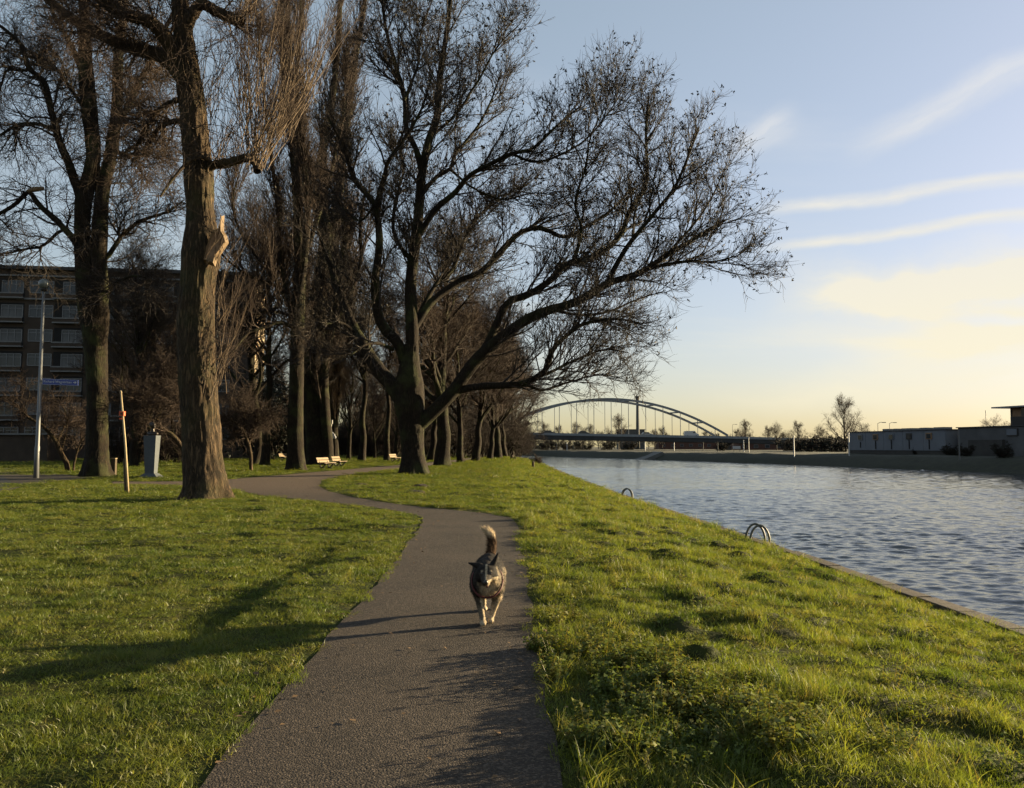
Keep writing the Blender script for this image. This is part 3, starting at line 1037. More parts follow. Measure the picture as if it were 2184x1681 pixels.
# ---- the thick pollarded poplar on the left ------------------------------------------------
def left_poplar():
    Y0 = 24.2
    base = G(440, 1066); base.z = hz(base.x, base.y) - 0.04
    t = thing('poplar_tree', 'thick furrowed poplar trunk with a torn pale wound and straight tan shoots', 'tree', base)
    bk = MATS['bark_poplar']
    B = Vector((base.x, base.y, base.z - 0.1))
    tr = [(B, 0.66), (P(440, 1045, Y0), 0.60), (P(436, 1000, Y0), 0.57), (P(430, 940, Y0), 0.55), (P(425, 850, Y0), 0.535), (P(420, 760, Y0), 0.53), (P(418, 680, Y0), 0.525), (P(422, 600, Y0), 0.50), (P(428, 545, Y0), 0.55), (P(429, 500, Y0), 0.49), (P(428, 450, Y0), 0.40), (P(424, 380, Y0), 0.42), (P(420, 330, Y0), 0.40), (P(413, 250, Y0), 0.385), (P(402, 165, Y0), 0.37), (P(393, 95, Y0), 0.31), (P(386, 20, Y0), 0.25), (P(378, -80, Y0), 0.2)]
    rough_trunk('trunk', tr, bk, t, 84, 300, 0.036, 11, 0.42, 0.5, 7)
    Ls = [
        ([(396, 150), (366, 100), (342, 66), (313, 42), (269, 29), (220, 2), (170, -50)], 0, -1.2, 0.26, 0.10),
        ([(398, 175), (353, 124), (305, 107), (258, 92), (206, 70), (140, 30), (70, -30)], 0, 1.5, 0.25, 0.10),
        ([(398, 60), (425, 12), (460, 26), (490, 38), (515, 46)], 0, -0.6, 0.17, 0.15),
        ([(430, 372), (453, 354), (490, 347), (530, 337), (545, 348), (549, 366)], 0, -0.5, 0.15, 0.11),
        ([(452, 350), (440, 338), (423, 335), (404, 345), (386, 361), (362, 390), (342, 420)], -0.35, -0.9, 0.065, 0.03),
        ([(388, 40), (392, -40), (410, -120)], 0, 0.6, 0.22, 0.12),
        ([(405, 210), (370, 215), (330, 240), (300, 290), (285, 330)], 0.2, 1.6, 0.09, 0.03),
        ([(410, 262), (375, 258), (335, 275), (312, 320), (280, 345)], 0.2, 2.2, 0.10, 0.03),
    ]
    limbs = []
    for i, (pts, a, b, r0, r1) in enumerate(Ls):
        c, rad = limb_px(pts, Y0, a, b, r0, r1, 26, 0.012, i + 50, 0.8)
        limbs.append((c, rad))
        limb_mesh(c, rad, bk, t, 16, 'limb', 0.05, i)
    rng = np.random.default_rng(5)
    # straight shoots from the stubs
    acc = new_acc()
    Pp, Dd, Ll = [], [], []
    for (u, v, dy, n, lean, spread, lmin, lmax) in ((549, 350, -0.5, 36, 0.26, 0.26, 1.2, 6.0), (520, 40, -0.6, 26, 0.28, 0.38, 1.2, 3.2), (452, 362, -0.2, 20, 0.10, 0.50, 0.8, 3.2), (540, 345, -0.5, 26, -0.05, 0.36, 1.2, 4.6),
                                                     (600, 290, 1.4, 30, 0.14, 0.26, 0.8, 4.6), (650, 200, 1.8, 26, 0.12, 0.28, 0.8, 4.2), (520, 230, 1.0, 30, 0.08, 0.26, 0.6, 3.6), (440, 240, 0.2, 26, 0.12, 0.34, 0.5, 2.6), (570, 140, 1.4, 24, 0.10, 0.26, 0.6, 2.8), (452, 830, -0.35, 16, 0.22, 0.22, 1.0, 3.4), (470, 690, -0.25, 12, 0.28, 0.26, 0.8, 2.2), (460, 560, -0.3, 12, 0.30, 0.4, 0.6, 1.6)):
        c0 = P(u, v, Y0 + dy)
        for k in range(n):
            Pp.append([c0.x + rng.normal(0, 0.16 + .1 * (n > 50)), c0.y + rng.normal(0, 0.22), c0.z + rng.normal(0, 0.14 + .22 * (n > 50))])
            Dd.append([lean + rng.normal(0, spread), rng.normal(0, spread), 1.0])
            Ll.append(rng.uniform(lmin, lmax))
    Pp, Dd, Ll = np.array(Pp), np.array(Dd), np.array(Ll)
    S1 = grow(Pp, Dd, Ll, 7, 0.085, 0.06, rng)
    R1 = lin(0.006 + 0.0026 * Ll, np.full(len(Ll), 0.0035), 7)
    tubes(S1, R1, 5, acc)
    acc_mesh('shoot', acc, base, MATS['twig_pale'], t)
    acc = new_acc()
    p, d, r, tt, ln = children(S1, R1, 1700, 0.2, 0.42, rng)
    B2 = grow(p, d, 0.25 + 1.05 * rng.random(1700), 3, 0.07, 0.08, rng)
    tubes(B2, lin(np.full(1700, 0.0075), np.full(1700, 0.0035), 3), 3, acc)
    acc_mesh('side_twig', acc, base, MATS['twig_brown'], t)
    # crown: curved drooping twigs of the upper limbs
    LP, LR = stack_limbs([limbs[i] for i in (0, 1, 2, 5, 6, 7)])
    acc, *_ = crown_from((LP, LR), rng, 130, 1200, 9000, 2.3, 1.2, 0.6, 0.9, 0.0, 0.0, 0.05, (0.03, 0.012, 0.0065), 0.2, 0.2)
    # pendulous shoots hanging in front of the trunk
    n = 170
    q = np.array([tuple(P(rng.uniform(300, 480), rng.uniform(20, 420), Y0 - 0.5 - rng.random())) for _ in range(n)])
    dd = np.stack([rng.normal(0, 0.5, n), rng.normal(0, .4, n), rng.normal(-0.1, 0.5, n)], 1)
    H = grow(q, dd, rng.uniform(0.8, 2.6, n), 8, 0.12, -0.18, rng, -0.34)
    tubes(H, lin(np.full(n, 0.009), np.full(n, 0.004), 8), 4, acc)
    acc_mesh('crown', acc, base, MATS['twig_brown'], t)
    # torn limb: a hollow shell of split wood on the sunny side
    w = MB()
    out = [(471, 462), (466, 486), (455, 492), (446, 508), (440, 530), (434, 553), (444, 556), (454, 560), (458, 545), (468, 532), (479, 515), (477, 503), (470, 492)]
    Yf = Y0 - 0.42
    cen = Vector((0, 0, 0))
    rim = []
    for (u, v) in out:
        yy = Yf - 0.10 + 0.0042 * (u - 455) + (0.10 if v < 480 else 0)
        p = P(u, v, yy); rim.append(p); cen += p
    cen /= len(rim)
    n_ = len(rim)
    inner = [r.lerp(cen, 0.15) + Vector((0, 0.05, 0)) for r in rim]
    outer = [r + (r - cen) * 0.14 + Vector((0, 0.24, 0)) for r in rim]
    vs = rim + inner + outer
    fs = []
    for i in range(n_):
        j = (i + 1) % n_
        fs.append((i, j, n_ + j, n_ + i))
        fs.append((i, 2 * n_ + i, 2 * n_ + j, j))
    w.add(vs, fs)
    wd = w.build('wound', MATS['torn_wood'], t)
    wd['label'] = 'torn pale wood where a limb broke off'
    h = MB()
    deep = cen + Vector((-0.03, 0.14, 0))
    h.add([r + Vector((0, 0.004, 0)) for r in inner] + [deep], [(i, (i + 1) % n_, n_) for i in range(n_)])
    h.build('heartwood', MATS['heart_wood'], wd)
    # splinters
    for k in range(6):
        sp = MB()
        a = rim[(2 * k) % n_]
        sp.tube([a - Vector((0, -.02, .05)), a + Vector((rng.normal(0, .02), -0.02, rng.uniform(0.06, 0.22)))], [0.022, 0.002], 4)
        sp.build('splinter', MATS['torn_wood'], wd)
    return t


left_poplar()


# ---- the twin-stemmed tree behind it on the left --------------------------------------------
def twin_tree():
    Y0 = 43.0
    base = G(206, 1016); base.z = hz(base.x, base.y) - 0.04
    t = thing('twin_stem_tree', 'dark bare tree with twin stems and a snapped pale-ended limb, behind the blue street sign', 'tree', base)
    bk = MATS['bark_dark']
    tr = [(Vector((base.x, base.y, base.z - .1)), 0.70), (P(206, 1000, Y0), 0.62), (P(207, 950, Y0), 0.54), (P(208, 880, Y0), 0.52), (P(207, 800, Y0), 0.53), (P(203, 720, Y0), 0.60), (P(199, 660, Y0), 0.74), (P(186, 610, Y0), 0.55), (P(178, 560, Y0), 0.42), (P(175, 480, Y0), 0.40), (P(180, 420, Y0), 0.42), (P(199, 335, Y0), 0.37), (P(189, 225, Y0), 0.40), (P(183, 140, Y0), 0.36), (P(181, 60, Y0), 0.28), (P(176, -60, Y0), 0.2)]
    rough_trunk('trunk', tr, bk, t, 44, 150, 0.03, 23, 0.4, 0.5, 6)
    Ls = [
        ([(206, 690), (213, 620), (210, 552), (213, 470), (217, 405), (236, 313), (247, 202), (250, 110), (262, 20), (270, -80)], 0.1, 0.6, 0.46, 0.14),
        ([(234, 320), (236, 287), (265, 243), (294, 177), (312, 150), (328, 122), (350, 70), (380, 0)], 0.3, -1.2, 0.20, 0.06),
        ([(182, 448), (170, 418), (147, 350), (132, 318), (121, 287), (103, 213), (92, 177), (59, 147), (48, 103), (22, 74), (-20, 40)], 0, -1.5, 0.25, 0.06),
        ([(114, 275), (74, 265), (37, 272), (0, 294), (-40, 330)], -0.8, -1.5, 0.11, 0.04),
        ([(57, 150), (40, 150), (15, 151), (5, 175), (-8, 210)], -1.1, -0.5, 0.08, 0.03),
        ([(172, 545), (158, 512), (121, 471), (88, 442), (75, 425), (62, 409), (45, 424), (29, 438), (0, 456), (-40, 480)], -0.1, -1.2, 0.19, 0.06),
        ([(150, 500), (129, 493), (92, 523), (55, 528), (0, 541), (-40, 550)], 0.2, 1.0, 0.09, 0.03),
        ([(170, 140), (150, 90), (120, 40), (100, -20)], 0, 1.5, 0.16, 0.05),
        ([(185, 240), (160, 200), (125, 150), (75, 120), (30, 110)], 0.0, 2.5, 0.12, 0.04),
        ([(212, 560), (232, 545), (262, 500), (300, 470), (345, 455), (390, 430)], 0.2, 1.6, 0.14, 0.04),
        ([(216, 640), (250, 600), (290, 590), (330, 600)], 0.3, -1.5, 0.12, 0.03),
        ([(240, 300), (258, 330), (275, 320), (300, 300), (340, 250)], 0.3, 2.5, 0.12, 0.03),
    ]
    limbs = []
    for i, (pts, a, b, r0, r1) in enumerate(Ls):
        c, rad = limb_px(pts, Y0, a, b, r0, r1, 28, 0.03, i + 90, 0.8)
        limbs.append((c, rad))
        limb_mesh(c, rad, bk, t, 12, 'limb', 0.03, i)
    tip = MB()
    a, b = P(60, 408, Y0 - 1.0), P(93, 402, Y0 - 1.0)
    tip.tube([a, (a + b) / 2 + Vector((0, 0, 0.03)), b], [0.10, 0.14, 0.10], 8)
    o = tip.build('broken_end', MATS['torn_wood'], t, smooth=True)
    o['label'] = 'pale snapped end of the low limb'
    LP, LR = stack_limbs(limbs)
    rng = np.random.default_rng(77)
    acc, *_ = crown_from((LP, LR), rng, 340, 2700, 15500, 3.0, 1.55, 0.9, 0.85, 0.0, 0.0, 0.02, (0.05, 0.019, 0.0105), 0.15, 0.22)
    acc_mesh('crown', acc, base, MATS['twig_dark'], t)
    return t


twin_tree()


# ---- upright trees in the middle distance -----------------------------------------------------
def upright_tree(name, label, base, stems, side, n, lens, rng_seed, mats=('bark_dark', 'twig_brown'), a1=0.42, up=0.35, group=None, t0=0.15, rr=(0.04, 0.02, 0.013)):
    base = Vector(base); base.z = hz(base.x, base.y) - 0.04
    t = thing(name, label, 'tree', base, group)
    limbs = []
    for i, (pts, Y0, a, b, r0, r1) in enumerate(stems):
        c, rad = limb_px(pts, Y0, a, b, r0, r1, 40, 0.02, i + rng_seed, 0.9)
        limbs.append((c, rad))
        if i == 0:
            q = [(Vector(c[k]), rad[k]) for k in range(0, 40, 3)]
            rough_trunk('trunk', q, MATS[mats[0]], t, 28, 90, 0.025, rng_seed, 0.45, 0.6, 6)
        else:
            limb_mesh(c, rad, MATS[mats[0]], t, 10, 'limb', 0.03, i)
    for j, (pts, Y0, a, b, r0, r1) in enumerate(side):
        c, rad = limb_px(pts, Y0, a, b, r0, r1, 40, 0.03, j + 30 + rng_seed, 0.8)
        limb_mesh(c, rad, MATS[mats[0]], t, 8, 'limb', 0.03, j)
        limbs.append((c, rad))
    LP, LR = stack_limbs(limbs)
    rng = np.random.default_rng(rng_seed)
    acc, *_ = crown_from((LP, LR), rng, n[0], n[1], n[2], *lens, a1, 0.12, 0.14, 0.10, rr, t0, 0.10, 0.0, up)
    acc_mesh('crown', acc, base, MATS[mats[1]], t)
    return t


YC = 52.0
upright_tree('upright_tree', 'tall slim dark tree standing just left of the two benches', P(630, 1005, YC),
             [([(631, 1008), (630, 950), (631, 840), (635, 701), (639, 597), (637, 480), (632, 380), (622, 250), (615, 100), (610, -80)], YC, 0, 0.5, 0.52, 0.10),
              ([(636, 640), (648, 560), (655, 470), (652, 360), (640, 280), (632, 180), (640, 60), (640, -60)], YC, 0, -1.5, 0.26, 0.06),
              ([(634, 730), (618, 650), (600, 560), (590, 450), (575, 330), (560, 200), (550, 60)], YC, 0, 1.2, 0.20, 0.05),
              ([(637, 600), (660, 520), (690, 430), (715, 330), (735, 220), (740, 90)], YC, 0, 2.0, 0.2, 0.05)],
             [([(628, 655), (611, 625), (580, 605), (528, 587), (500, 568), (470, 540)], YC, 0, -2.5, 0.15, 0.04),
              ([(629, 690), (615, 672), (590, 664), (563, 663), (535, 672), (505, 690)], YC, 0, -1.5, 0.12, 0.03),
              ([(629, 700), (600, 688), (563, 697), (530, 708), (510, 730), (492, 758)], YC, 0, -3.0, 0.14, 0.04),
              ([(633, 690), (590, 600), (560, 560), (520, 500), (500, 430), (520, 340)], YC, 0, 2.5, 0.13, 0.03)],
             (300, 3100, 11000), (3.4, 1.8, 1.0), 301, a1=0.5)
YD = 68.0
upright_tree('upright_tree', 'broad multi-stemmed dark tree rising right behind the two benches', P(680, 989, YD),
             [([(682, 994), (679, 950), (672, 880), (667, 800), (672, 720), (680, 660), (692, 570), (697, 511), (690, 450), (676, 420), (660, 386), (635, 290), (610, 180), (600, 40), (596, -60)], YD, 0, 0, 1.0, 0.16),
              ([(697, 520), (690, 400), (687, 317), (701, 240), (708, 190), (715, 138), (722, 50), (728, -60)], YD, 0, -1.5, 0.45, 0.14),
              ([(696, 560), (712, 470), (726, 400), (731, 317), (745, 235), (750, 190), (756, 138), (768, 70), (778, 0), (785, -80)], YD, 0, 2, 0.45, 0.14),
              ([(700, 980), (697, 930), (690, 830), (694, 770), (708, 684), (722, 600), (735, 520), (728, 420)], YD, -0.3, -2.2, 0.50, 0.12),
              ([(660, 985), (655, 900), (652, 800), (648, 700), (655, 600), (640, 500)], YD, 0.3, 2.2, 0.40, 0.10)],
             [([(705, 700), (740, 640), (770, 560), (770, 480), (780, 400)], YD, -0.5, -2.5, 0.25, 0.05),
              ([(670, 720), (700, 700), (730, 695), (745, 720)], YD, 0, -2, 0.14, 0.03)],
             (330, 2400, 11000), (4.2, 2.2, 1.3), 302, a1=0.46, rr=(0.055, 0.026, 0.017))
YP = 76.0
upright_tree('lombardy_poplar', 'narrow pale-brown fastigiate poplar catching the sun behind the benches', P(714, 985, YP),
             [([(713, 990), (712, 900), (712, 800), (714, 650), (718, 520), (722, 420), (724, 330)], YP, 0, 0, 0.42, 0.06),
              ([(713, 940), (722, 860), (730, 760), (736, 640), (740, 520), (738, 420)], YP, 0, -0.8, 0.18, 0.04),
              ([(712, 930), (703, 850), (700, 740), (705, 600), (712, 480)], YP, 0, 0.8, 0.18, 0.04),
              ([(713, 900), (728, 800), (745, 700), (748, 580), (744, 470)], YP, 0, 0.3, 0.14, 0.04)],
             [], (150, 1150, 4800), (3.6, 2.0, 1.3), 303, ('bark_dark', 'twig_pale'), 0.24, 0.9, rr=(0.04, 0.024, 0.018), t0=0.05)



# ---- generic bare trees, built once per kind and copied -------------------------------------
def bare_tree(name, h, r, seed, trunk_clear=0.25, spread=0.45, nl=16, n=(90, 700, 3600), lens=(0.16, 0.09, 0.05), rr=(0.05, 0.025, 0.016), mats=('bark_dark', 'twig_brown'), droop=0.0, up=0.15, ang=0.85):
    rng = np.random.default_rng(seed)
    t = thing(name, 'bare tree', 'tree', (0, 0, 0))
    S = 14
    zz = np.linspace(0, 1, S + 1)
    wx = np.cumsum(rng.normal(0, 0.006 * h, S + 1)); wyy = np.cumsum(rng.normal(0, 0.006 * h, S + 1))
    tp = np.stack([wx - wx[0], wyy - wyy[0], zz * h * 0.92 - 0.1], 1)
    tr = r * (1 - 0.88 * zz ** 0.8) + 0.01
    rough_trunk('trunk', [(Vector(p), q) for p, q in zip(tp, tr)], MATS[mats[0]], t, 16, 40, 0.018, seed, 0.4, 0.5, 5)
    th = trunk_clear + (0.94 - trunk_clear) * rng.random(nl) ** 0.9
    az = 2.399 * np.arange(nl) + rng.normal(0, .3, nl)
    p0 = np.stack([np.interp(th, zz, tp[:, i]) for i in range(3)], 1)
    inc = ang - 0.45 * (th - trunk_clear)
    d0 = np.stack([np.cos(az) * np.sin(inc), np.sin(az) * np.sin(inc), np.cos(inc)], 1)
    L = h * spread * (1.05 - 0.75 * (th - trunk_clear) / (1 - trunk_clear)) * (0.75 + 0.5 * rng.random(nl))
    LB = grow(p0, d0, L, S, 0.10, 0.045, rng, droop)
    r0 = np.interp(th, zz, tr) * 0.55
    LR = lin(r0, np.full(nl, rr[1] * 0.8), S)
    acc = new_acc()
    tubes(LB, LR, 7, acc)
    acc_mesh('limbs', acc, (0, 0, 0), MATS[mats[0]], t).name = 'limb'
    LP = np.concatenate([LB, tp[None, :, :]]); LRR = np.concatenate([LR, tr[None]])
    acc, *_ = crown_from((LP, LRR), rng, n[0], n[1], n[2], h * lens[0], h * lens[1], h * lens[2], 0.75, 0.05, 0.05, 0.02, rr, 0.3, 0.16, 0.0, up)
    acc_mesh('crown', acc, (0, 0, 0), MATS[mats[1]], t)
    return t


LANDMARKS = [(-400, 'the left edge of the lawn'), (82, 'the lamp post'), (206, 'the twin-stem tree'), (322, 'the stone pedestal'), (436, 'the furrowed poplar trunk'), (631, 'the slim dark tree'), (682, 'the broad tree'), (714, 'the narrow poplar'), (880, 'the spreading tree'), (943, 'the thick row trunk'), (1013, 'the middle row trunk'), (1062, 'the last row trunk'),
             (1130, 'the bank row'), (1297, 'the crown of the arch'), (1360, 'the chimney'), (1549, 'the bridge pier'), (1692, 'the tall white pole'), (1809, 'the warehouse corner'), (2044, 'the grey pole'), (2400, 'the dark taller block')]
ORD = ['first', 'second', 'third', 'fourth', 'fifth', 'sixth', 'seventh', 'eighth', 'ninth', 'tenth', 'eleventh', 'twelfth']


def label_by_gap(items, kind):
    """items: (u, object); labels each by the landmarks it is seen between"""
    gaps = {}
    for u, o in sorted(items, key=lambda q: q[0]):
        i = max(k for k in range(len(LANDMARKS)) if LANDMARKS[k][0] <= u) if u > -400 else 0
        gaps.setdefault(min(i, len(LANDMARKS) - 2), []).append(o)
    for i, os_ in gaps.items():
        a, b = LANDMARKS[i][1], LANDMARKS[i + 1][1]
        for k, o in enumerate(os_):
            o['label'] = (f'{kind} between {a} and {b}' if len(os_) == 1 else f'{ORD[k]} {kind} between {a} and {b}')


def place(o, x, y, rz, sc, label, group=None, z=None):
    o.location = (x, y, hz(x, y) - 0.03 if z is None else z)
    o.rotation_euler = (0, 0, rz)
    o.scale = (sc, sc, sc) if not hasattr(sc, '__len__') else sc
    o['label'] = label
    if group:
        o['group'] = group
    return o


used = set()
GROVE, FRONT, THK, THF, FARSH, HORT = [], [], [], [], [], []


def inst(proto, x, y, rz, sc, label, group=None, z=None):
    o = proto if proto.name not in used else copy_tree(proto)
    used.add(proto.name)
    return place(o, x, y, rz, sc, label, group, z)


# the row along the water behind the spreading tree
rowA = bare_tree('row_tree', 17.0, 0.58, 401, 0.24, 0.46, 24, (190, 1600, 9000), (0.17, 0.10, 0.058), (0.05, 0.023, 0.014), ('bark_dark', 'twig_brown'), 0.02, 0.05)
rowB = bare_tree('row_tree', 15.0, 0.36, 402, 0.20, 0.48, 26, (190, 1600, 9000), (0.18, 0.10, 0.06), (0.05, 0.023, 0.014), ('bark_dark', 'twig_brown'), 0.06, 0.02)
ROWG = 'bare trees in the row along the canal bank'
for pr, u, v, Y, sc, rz, lab in (
        (rowA, 943, 994, 66, 1.12, 0.3, 'thick dark trunk right behind the spreading tree, first of the row along the bank'),
        (rowB, 983, 985, 82, 1.0, 1.9, 'slender dark trunk, second of the row along the bank'),
        (rowB, 1013, 984, 86, 1.12, 4.0, 'dark trunk in the middle of the row along the bank, third from the spreading tree'),
        (rowB, 1045, 979, 101, 1.0, 2.9, 'slender dark trunk near the far end of the row, fourth from the spreading tree'),
        (rowA, 1062, 978, 107, 0.95, 5.2, 'dark trunk near the far end of the row, fifth from the spreading tree'),
        (rowB, 1078, 974, 122, 1.15, 0.9, 'last dark tree of the row along the bank, its twigs hanging beside the bridge'),
        (rowB, 918, 985, 88, 1.1, 3.6, 'slim dark trunk partly hidden between the spreading tree and the bank row'),
        (rowA, 1090, 972, 138, 1.0, 2.2, 'far bare tree with low twigs where the canal bank bends out of sight')):
    p = P(u, v, Y)
    inst(pr, p.x, Y, rz, sc, lab, ROWG)

# park trees further back
pkA = bare_tree('park_tree', 21.0, 0.40, 403, 0.28, 0.36, 20, (100, 700, 3200), (0.16, 0.095, 0.055), (0.055, 0.026, 0.017), ('bark_dark', 'twig_dark'))
pkB = bare_tree('park_tree', 18.0, 0.30, 404, 0.2, 0.40, 22, (100, 700, 3200), (0.16, 0.095, 0.055), (0.055, 0.026, 0.017), ('bark_dark', 'twig_brown'), 0.0, 0.25, 0.6)
rngp = np.random.default_rng(9)
pkC = bare_tree('park_tree', 23.0, 0.42, 405, 0.22, 0.40, 28, (200, 1700, 9500), (0.16, 0.085, 0.045), (0.05, 0.022, 0.013), ('bark_dark', 'twig_dark'), 0.0, 0.1)
for u, Y, sc, rz, lab in ((545, 70, 1.0, .8, 'tall dense bare tree between the furrowed poplar and the slim dark tree'), (290, 62, 0.72, 2.9, 'dense bare tree between the twin-stem tree and the furrowed poplar')):
    inst(pkC, (u - CX) / F * Y, Y, rz, sc, lab, 'dense bare trees of the park')
for u, Y, sc, rz, kk, lab in ((566, 66, 0.95, .4, 'A', 'tall bare tree filling the gap between the furrowed poplar and the slim dark tree'), 
                              (772, 88, 1.0, 1.1, 'A', 'bare tree behind the left limbs of the spreading tree'), (318, 66, 0.85, 5.0, 'B', 'bare tree rising behind the stone pedestal')):
    inst(pkA if kk == 'A' else pkB, (u - CX) / F * Y, Y, rz, sc, lab, 'larger bare trees of the park')
spots = [(575, 108), (600, 130), (655, 118), (745, 96), (775, 120), (800, 104), (825, 88), (845, 110), (700, 140), (640, 160), (735, 165), (790, 150), (850, 150), (905, 120), (940, 135), (985, 150), (880, 165), (1020, 165),
         (395, 80), (330, 88), (265, 82), (300, 74), (960, 175), (1050, 185)]
for i, (u, Y) in enumerate(spots):
    x = (u - CX) / F * Y
    front = Y < 90 and u < 500
    lab = ('bare tree with reddish twigs in front of the apartment block' if front else 'dark bare tree in the grove beyond the benches')
    o = inst((pkA, pkB)[i % 2], x, Y, rngp.uniform(0, 6.28), (0.5 if front else 0.62) + 0.28 * rngp.random(), lab, 'bare trees before the apartment block' if front else 'bare trees of the far grove')
    (FRONT if front else GROVE).append((u, o))


def thicket(name, h, wdt, seed, n=(16, 160, 900, 3600), m='shrub_twig', leaf=0, rr=(0.03, 0.018, 0.014)):
    """a many-stemmed shrub"""
    rng = np.random.default_rng(seed)
    t = thing(name, 'shrub', 'shrub', (0, 0, 0))
    k = n[0]
    p0 = np.stack([rng.normal(0, wdt * .12, k), rng.normal(0, wdt * .12, k), np.full(k, -0.05)], 1)
    d0 = np.stack([rng.normal(0, 0.42, k), rng.normal(0, 0.42, k), np.full(k, 1.0)], 1)
    B0 = grow(p0, d0, h * (0.6 + 0.5 * rng.random(k)), 12, 0.10, 0.02, rng)
    R0 = lin(np.full(k, h * 0.014), np.full(k, rr[1]), 12)
    acc = new_acc()
    tubes(B0, R0, 5, acc)
    acc_mesh('stems', acc, (0, 0, 0), MATS['bark_dark'], t).name = 'stem'
    acc, b1, b2, b3 = crown_from((B0, R0), rng, n[1], n[2], n[3], h * 0.32, h * 0.17, h * 0.10, 0.8, 0.0, 0.0, 0.0, rr, 0.08, 0.2)
    acc_mesh('crown', acc, (0, 0, 0), MATS[m], t)
    if leaf:
        e = b3[rng.integers(0, len(b3), leaf)][:, 2] + rng.normal(0, .08, (leaf, 3))
        a = rng.normal(0, 1, (leaf, 3)); a /= np.linalg.norm(a, axis=1, keepdims=True)
        b = np.cross(a, rng.normal(0, 1, (leaf, 3))); b /= np.linalg.norm(b, axis=1, keepdims=True)
        s1 = (0.10 + 0.10 * rng.random(leaf))[:, None]
        q = np.stack([e - a * s1, e + b * s1 * .5, e + a * s1, e - b * s1 * .5], 1).reshape(-1, 3)
        o = link_mesh('foliage', np_mesh('foliage', q, np.arange(len(q)).reshape(-1, 4), False), MATS['evergreen'], t)
        o['kind'] = 'stuff'
    return t


thA = thicket('thicket', 6.0, 5.0, 501)
thB = thicket('thicket', 5.0, 6.0, 502, (22, 200, 1100, 4400))
ivy = thicket('evergreen_shrub', 9.0, 5.0, 503, (20, 160, 900, 3400), 'shrub_twig', 9000)
tsp = [(255, 74), (300, 78), (350, 82), (395, 76), (420, 90), (10, 84), (600, 125), (640, 140), (690, 150), (745, 128), (790, 122), (830, 132), (870, 140), (905, 150), (560, 140), (720, 170), (660, 175), (770, 180), (600, 180), (840, 175), (950, 165), (990, 180), (1030, 195), (925, 185), (520, 175), (480, 150), (440, 130), (1060, 210), (880, 200), (700, 205), (620, 215), (1085, 150), (1098, 185), (1112, 215), (1072, 132), (1045, 125), (1010, 118), (975, 112)]
for i, (u, Y) in enumerate(tsp):
    x = (u - CX) / F * Y
    near = u < 430
    o = inst((thA, thB)[i % 2], x, Y, rngp.uniform(0, 6.28), (0.6 if near else 1.1) + 0.4 * rngp.random(),
         'reddish twiggy shrub in front of the apartment block' if near else 'dark bare thicket closing the view behind the park trees',
         'reddish shrubs before the apartment block' if near else 'dark thickets behind the park')
    (THF if near else THK).append((u, o))
for u, Y, sc, lab in ((562, 92, 1.02, 'tall dark evergreen shrub right of the furrowed poplar trunk'), (612, 150, 1.3, 'dark evergreen mass behind the slim dark tree'), (775, 140, 1.15, 'dark evergreen behind the tan benches, left of the spreading tree'),
                      (835, 148, 1.2, 'dark evergreen just left of the spreading tree trunk'), (500, 118, 0.7, 'dark evergreen beside the corner of the apartment block'), (930, 158, 1.1, 'dark evergreen behind the trunks of the bank row'), (1005, 172, 1.2, 'dark evergreen at the far end of the bank row')):
    inst(ivy, (u - CX) / F * Y, Y, rngp.uniform(0, 6), sc, lab, 'dark evergreens behind the park trees')

# crooked small trees left of the twin-stem tree


def crooked(name, label, Y0, base_uv, limbs_px, seed, nn, m='twig_brown', lens=(1.5, 0.9, 0.55), cat='tree', rr=(0.03, 0.016, 0.010)):
    b = P(base_uv[0], base_uv[1], Y0); b.z = hz(b.x, b.y) - 0.03
    t = thing(name, label, cat, b)
    limbs = []
    for i, (pts, a, c_, r0, r1) in enumerate(limbs_px):
        c, rad = limb_px(pts, Y0, a, c_, r0, r1, 24, 0.02, seed + i, 0.8)
        if i == 0:
            c[0, 2] = b.z - 0.05
        limbs.append((c, rad))
        limb_mesh(c, rad, MATS['bark_poplar'], t, 9, 'trunk' if i == 0 else 'limb', 0.05, i)
    LP, LR = stack_limbs(limbs)
    rng = np.random.default_rng(seed)
    acc, *_ = crown_from((LP, LR), rng, *nn, *lens, 0.85, 0.0, 0.0, 0.02, rr, 0.3, 0.24)
    acc_mesh('crown', acc, b, MATS[m], t)
    return t


crooked('small_tree', 'small crooked tree with a leaning tan trunk beside the lamp post', 50.0, (143, 992),
        [([(146, 994), (132, 970), (122, 945), (105, 922), (88, 908), (62, 892), (40, 868), (18, 850)], 0, -1.5, 0.16, 0.03), ([(122, 945), (132, 920), (142, 895), (136, 872), (122, 855), (104, 845)], 0, 1.0, 0.06, 0.02), ([(62, 892), (50, 870), (58, 840), (42, 818), (30, 815)], -.8, .5, 0.05, 0.02), ([(132, 960), (138, 930), (141, 900), (150, 870)], 0, -.8, 0.05, 0.02)],
        601, (70, 420, 1800))
crooked('small_tree', 'thin pale sapling stem leaning right against the twin-stem trunk', 50.0, (158, 990),
        [([(157, 992), (161, 975), (166, 955), (176, 938), (184, 925)], 0, -.3, 0.07, 0.02), ([(163, 970), (172, 950), (180, 945)], 0, .3, 0.03, 0.01)],
        602, (14, 60, 200))
